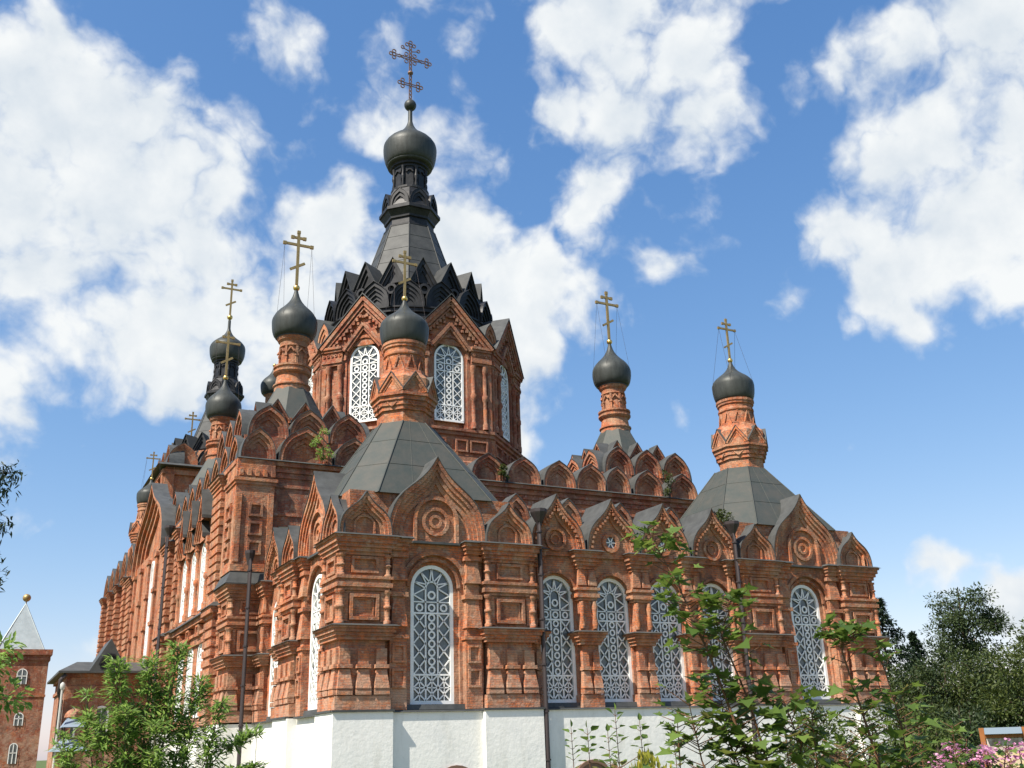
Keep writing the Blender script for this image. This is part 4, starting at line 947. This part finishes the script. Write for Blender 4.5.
# ash-leaved sapling on the left
random.seed(5)
st = []
for (dx, dy, h) in ((0, 0, 2.30), (-.22, .03, 2.25), (.18, -.02, 2.35), (.36, -.05, 2.10), (-.40, .04, 2.02), (-.08, .1, 2.05), (.50, -.1, 1.95), (.10, .05, 2.1), (-.3, -.1, 1.85), (.28, .1, 1.9), (-.52, .06, 1.75), (-.15, -.12, 1.9), (.05, -.2, 1.8)):
    st.append(S((0, 0, .2), (dx * .45, dy, h * .5), (dx * .85, dy, h * .8), (dx * 1.02, dy, h)))
st.append(S((.2, 0, 1.2), (.55, -.08, 1.62), (.78, -.13, 1.72))); st.append(S((.2, 0, 1.0), (.6, -.1, 1.45), (.82, -.13, 1.5)))
sapling('ash_leaved_maple', (-9.08, -24.5, 0), st, 'leaf_ash', .066, NARROW, 62, 'bright green bushy sapling at lower left before the long side of the church', 'sapling', sm='twig')
# trees on the left edge of the view
random.seed(9)
root = empty('larch_tree', (-12.3, -17.6, 0)); tag(root, 'dark conifer at the left edge reaching two drooping branches into view', 'tree')
w = MB(); w.tube([(0, 0, 0), (.05, 0, 4), (0, 0, 9)], .2, 8, r2=.05); lf = MB()
for k in range(26):
    z = 2.6 + k * .22; a = (-.39 if k in (6, 7, 9, 11, 12) else rnd() * 2 * PI); l = (2.2 if k % 3 else 2.3) if k in (6, 7, 9, 11, 12) else .7 + .9 * rnd() * (1 - k / 40)
    e = Vector((l * math.cos(a), l * math.sin(a), z - .2)); w.tube([(0, 0, z), e * .5 + Vector((0, 0, z * .5)), e], .03, 5, r2=.006)
    for q in range(170 if l < 2 else 1000):
        t = .25 + .78 * rnd(); p = Vector((0, 0, z)).lerp(e, t) + rdir() * .22 * rnd(); leaf(lf, p, rdir() + Vector((0, 0, -.4)), .09, NARROW)
w.build('trunk', ['bark'], root); lf.build('crown', ['leaf_spruce'], root)
tree('young_tree', (-10.55, -20.3, 0), 3.2, .75, 1.0, 'leaf_ash', 3200, .08, 'light green leafy young tree at the left edge in front of the brick corner tower', 'tree', trunk=.05, clumps=22)

# --- background trees on the right
random.seed(33)
tree('birch_tree', (63.6, 27.4, 0), 13.4, 3.5, 4.8, 'leaf_birch', 15000, .24, 'tall airy tree standing alone above the tree line on the right', 'tree', trunk=.3, clumps=75, cz=8.6)
BG = [((45.0, 18.9, 0), 10.2, 3.0, 'leaf_spruce', True, 'dark narrow spruce behind the right corner of the church'),
      ((49.5, 20.5, 0), 8.2, 2.2, 'leaf_spruce', True, 'second dark spruce, lower, just right of the church corner'),
      ((41.5, 13.5, 0), 5.6, 2.8, 'leaf_mid', False, 'mid green round tree nearest the right corner of the church'),
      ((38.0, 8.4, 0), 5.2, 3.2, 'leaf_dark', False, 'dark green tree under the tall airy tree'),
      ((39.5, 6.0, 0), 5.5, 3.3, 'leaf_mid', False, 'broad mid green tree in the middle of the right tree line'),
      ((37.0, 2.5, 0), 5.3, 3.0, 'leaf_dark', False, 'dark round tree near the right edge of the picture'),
      ((34.0, -.8, 0), 5.9, 3.2, 'leaf_mid', False, 'mid green tree cut by the right edge of the picture'),
      ((56, 22, 0), 6.6, 3.2, 'leaf_dark', False, 'dark tree behind the spruces at the back of the tree line'),
      ((60, 14, 0), 6.6, 4.0, 'leaf_dark', False, 'dark tree at the back, right of the tall airy tree'),
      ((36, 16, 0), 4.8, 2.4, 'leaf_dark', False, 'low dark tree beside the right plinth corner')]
for (p, h, r, lm, cone, lab) in BG:
    tree('spruce_tree' if cone else 'broadleaf_tree', p, h, r, h * .42, lm, 9000 if not cone else 6000, .19 if not cone else .22, lab, 'tree', 'trees behind the garden on the right', trunk=.18, clumps=44 if not cone else 80, cone=cone)
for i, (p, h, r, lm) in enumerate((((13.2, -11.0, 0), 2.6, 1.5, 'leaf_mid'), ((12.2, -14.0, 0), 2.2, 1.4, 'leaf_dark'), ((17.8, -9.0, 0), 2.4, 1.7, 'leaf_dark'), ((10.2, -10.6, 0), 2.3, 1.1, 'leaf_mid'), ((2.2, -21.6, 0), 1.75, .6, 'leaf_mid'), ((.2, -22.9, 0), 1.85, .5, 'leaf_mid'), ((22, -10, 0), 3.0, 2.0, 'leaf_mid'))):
    tree('garden_shrub', p, h, r, h * .48, lm, 4200, .10 if i not in (4, 5) else .06, ['leafy shrub in the garden right of the church corner', 'dark shrub behind the wooden stand', 'dark shrub to the right of the stand', 'small light shrub nearest the plinth corner', 'low shrub just behind the pink flowers', 'narrow upright shrub between saplings and flowers', 'tall shrub at the right edge behind the stand'][i], 'shrub', 'garden shrubs on the right', trunk=.05, clumps=30)
# pink phlox
random.seed(4)
for i, (x, y, z) in enumerate(((-2.66, -25.85, 1.33), (-2.56, -25.92, 1.45), (-2.50, -26.02, 1.38), (-2.40, -26.12, 1.41), (-2.33, -26.2, 1.36), (-2.24, -26.3, 1.44), (-2.30, -26.0, 1.38), (-2.15, -26.35, 1.45))):
    root = empty('phlox', (x, y, 0)); tag(root, 'pink phlox with round flower heads among the shrubs at lower right', 'flower', 'pink phlox at the lower right')
    w = MB(); fl = MB(); lf = MB()
    for q in range(3):
        ox, oy, h = (rnd() - .5) * .16, (rnd() - .5) * .16, z * (.95 + .06 * rnd()); w.tube([(ox * .3, oy * .3, 0), (ox, oy, h)], .006, 4)
        for k in range(24): leaf(lf, (ox * .9, oy * .9, h * (.3 + .6 * rnd())), rdir(), .09, OVAL)
        for k in range(26):
            d = rdir(); leaf(fl, Vector((ox, oy, h)) + Vector((d.x * .06, d.y * .06, d.z * .05)), d, .026, [(0, 0), (.5, .1), (.6, .6), (0, .9), (-.6, .6), (-.5, .1)], 0, 0)
    w.build('stem', ['stem'], root); lf.build('foliage', ['leaf_mid'], root); fl.build('blossom', ['petal'], root)
# little plants growing on the masonry
random.seed(11)
for i, (p, h, r, lab) in enumerate((((2.75, 11.55, 14.15), 1.5, .5, 'small birch growing out of the gables left of the chapel tent'), ((22.45, 11.7, 14.15), 1.5, .42, 'yellow-green weed growing among the gables under the right turret'),
                                    ((12.3, 11.8, 14.1), .9, .25, 'tiny weed on the gable ledge below the lantern'), ((17.2, .9, 9.9), .75, .35, 'dry tuft on the gutter hopper beside the right chapel tent'))):
    tree('roof_sapling', p, h, r, h * .5, 'leaf_ash' if i == 0 else 'leaf_mid', 500, .11, lab, 'plant', None, trunk=.02, clumps=14, cz=h * .55)

# ================================================================ OTHER BUILDINGS
# corner tower of the enclosure, white tin tent roof
tw = empty('corner_tower', (-7.6, 54.6, 0)); tag(tw, 'square orange brick tower with steep white tin roof and ball at far left', 'tower')
b = MB(); b.box(-2.05, 1.85, -2.0, 2.0, 0, 8.9); b.box(-2.15, 1.95, -2.1, 2.1, 8.5, 8.7); b.box(-2.25, 2.05, -2.2, 2.2, 8.9, 9.3); b.box(-2.1, 1.9, -2.05, 2.05, 5.9, 6.05); b.build('wall', ['brick2'], tw)
b = MB(); b.frus(-1.75, 1.45, -1.6, 1.6, 9.32, -.2, -.1, -.05, .05, 12.9); 
for q in ((-1.75, -1.6), (1.45, -1.6), (1.45, 1.6), (-1.75, 1.6)): b.tube([(q[0], q[1], 9.32), (-.15, 0, 12.9)], .06, 5)
b.build('roof', ['tin'], tw)
b = MB(); b.lathe([(.3 * math.cos(a * PI / 10), 13.35 + .3 * math.sin(a * PI / 10)) for a in range(-5, 6)], 14, 0, -.15, 0); b.tube([(-.15, 0, 12.8), (-.15, 0, 13.4)], .05, 6); b.build('ball', ['cross'], tw)
for (x, z, w_, h_) in ((.15, 6.8, .7, 1.1), (.3, 3.9, .6, .9), (.2, 1.3, .55, 1.4)):
    b = MB(); b.fill(arch_pts(0, w_, 0, h_ - w_ / 2), -.03); o = b.build('window', ['glass'], tw, FR(x, -2.0, z)); b = MB(); b.box(-.03, .03, -.06, -.032, 0, h_ - .05); b.box(-w_ / 2, w_ / 2, -.06, -.034, h_ * .5, h_ * .5 + .05)
    A = arch_pts(0, w_ + .02, 0, h_ - w_ / 2); B2 = arch_pts(0, w_ - .1, 0, h_ - w_ / 2); b.strip(A, -.07, B2, -.07); b.build('window_frame', ['wframe'], o)
# brick porch building against the side of the church
hs = empty('porch_building', (-4.4, 31.5, 0)); tag(hs, 'low brick annex with grey sheet roof and arched dormer beside the church', 'building')
b = MB(); b.box(-1.4, 3.1, 0, 9, 0, 6.2); b.box(-1.5, 3.1, -.1, 9, 5.2, 5.4); b.box(-1.55, 3.1, -.15, 9, 5.9, 6.2)
for x in (-1.2, .1, 1.6): b.box(x - .25, x + .25, -.2, 0, 0, 5.2)
b.build('wall', ['brick2'], hs)
b = MB(); b.frus(-1.9, 3.1, -.6, 9.5, 6.2, -.8, 3.1, 2.2, 7, 6.9); b.box(-1.9, 3.1, -.7, 9.5, 6.08, 6.19); b.build('roof', ['flash'], hs)
b = MB(); b.add([(-.75, -.6, 6.2), (.75, -.6, 6.2), (0, -.6, 8.0), (-.75, 3, 6.2), (.75, 3, 6.2), (0, 3, 8.0)], [(0, 1, 2), (3, 5, 4), (0, 2, 5, 3), (1, 4, 5, 2)]); b.build('dormer', ['flash'], hs, FR(.7, 0, 0) @ Matrix.Scale(1.35, 4, (1, 0, 0)))
b = MB(); b.fill(arch_pts(0, 1.0, 0, .25), -.62); b.ring(0, .25, .5, .6, -.70, -.6, 12, 0, 0, PI); b.build('dormer_opening', ['black'], hs, FR(.75, 0, 6.3))
for x in (-1.1, .6):
    b = MB(); b.fill(arch_pts(0, .7, 0, 1.3), -.03); o = b.build('window', ['glass'], hs, FR(x, 0, 2.6)); b = MB(); b.strip(arch_pts(0, .84, 0, 1.3), -.07, arch_pts(0, .62, 0, 1.3), -.07); b.box(-.03, .03, -.06, -.034, 0, 1.6); b.build('window_frame', ['wframe'], o)
b = MB(); b.tube([(-1.5, -.5, 6.0), (-1.75, -.55, 5.7), (-1.75, -.4, 5.0), (-1.6, -.25, 4.6), (-1.6, -.25, .1)], .12, 8); b.build('downpipe', ['pipe'], hs)
# kiosk with small awnings beside the annex
ks = empty('kiosk', (-5.75, 27.5, 0)); tag(ks, 'small wooden kiosk with two blue-grey canopies in front of the brick annex', 'kiosk')
b = MB(); b.box(-.5, .9, 0, 1.5, 0, 1.9); b.build('booth', ['brick3'], ks)
b = MB(); b.frus(-.75, 1.15, -.5, 1.8, 1.9, -.2, .5, .3, 1.2, 2.5); b.frus(-.3, 1.1, -.3, 1.6, 3.1, 0, .6, .3, 1.1, 3.6); b.build('canopy', ['canvas'], ks)
for x in (-.2, .95):
    for y in (-.1, 1.4): b = MB(); b.box(x, x + .07, y, y + .07, 1.9, 3.1); b.build('post', ['pipe'], ks)
b = MB(); b.lathe([(.5 * math.cos(a * PI / 14), 3.6 + .45 * math.sin(a * PI / 14)) for a in range(0, 8)], 16, 0, .3, .6); b.build('dome_cover', ['brick3'], ks)
M['polem'] = mat('pale_post', (.45, .45, .42), .6)
b = MB(); b.tube([(0, 0, 0), (0, 0, 5.0)], .06, 8); b.lathe([(.06, 4.95), (.13, 5.05), (.13, 5.25), (.04, 5.35)], 10)  # plain upright pole with a small cap, carries no lamp
tag(b.build('pale_pole', ['polem'], None, FR(-6.25, 27.3, 0)), 'slim pale pole standing in front of the brick annex', 'pole')
M['tinb'] = mat('blue_grey_sheet', (.15, .19, .22), .6); M['wood'] = mat('orange_varnished_wood', (.34, .13, .04), .5, var=.3, vscale=3); M['board'] = mat('ochre_board', (.55, .40, .17), .7, var=.5, vscale=6, dark=(.42, .36, .28)); M['photo'] = mat('faded_prints', (.55, .5, .45), .5, var=.8, vscale=9, dark=(.2, .12, .08))
sd = empty('notice_stand', (9.5, -17.0, 0), math.radians(-52)); tag(sd, 'wooden notice stand with orange posts, grey roof and ochre board at lower right', 'notice stand')
for x in (-.44, .40):
    b = MB(); b.box(x - .05, x + .05, -.06, .06, 0, 1.60); b.box(x - .07, x + .07, -.12, .12, 1.20, 1.27); b.build('post', ['wood'], sd)
b = MB(); b.box(-.39, .35, -.02, .02, .35, 1.12); b.build('board', ['board'], sd); b = MB(); b.box(-.37, .33, -.035, -.021, 1.13, 1.38); b.build('print_row', ['photo'], sd)
b = MB(); b.frus(-.385, .345, -.22, .22, 1.47, -.385, .345, -.03, .03, 1.60); b.build('roof', ['tinb'], sd); b = MB(); b.box(-.385, .345, -.04, .04, 1.39, 1.46); b.build('rail', ['wood'], sd)
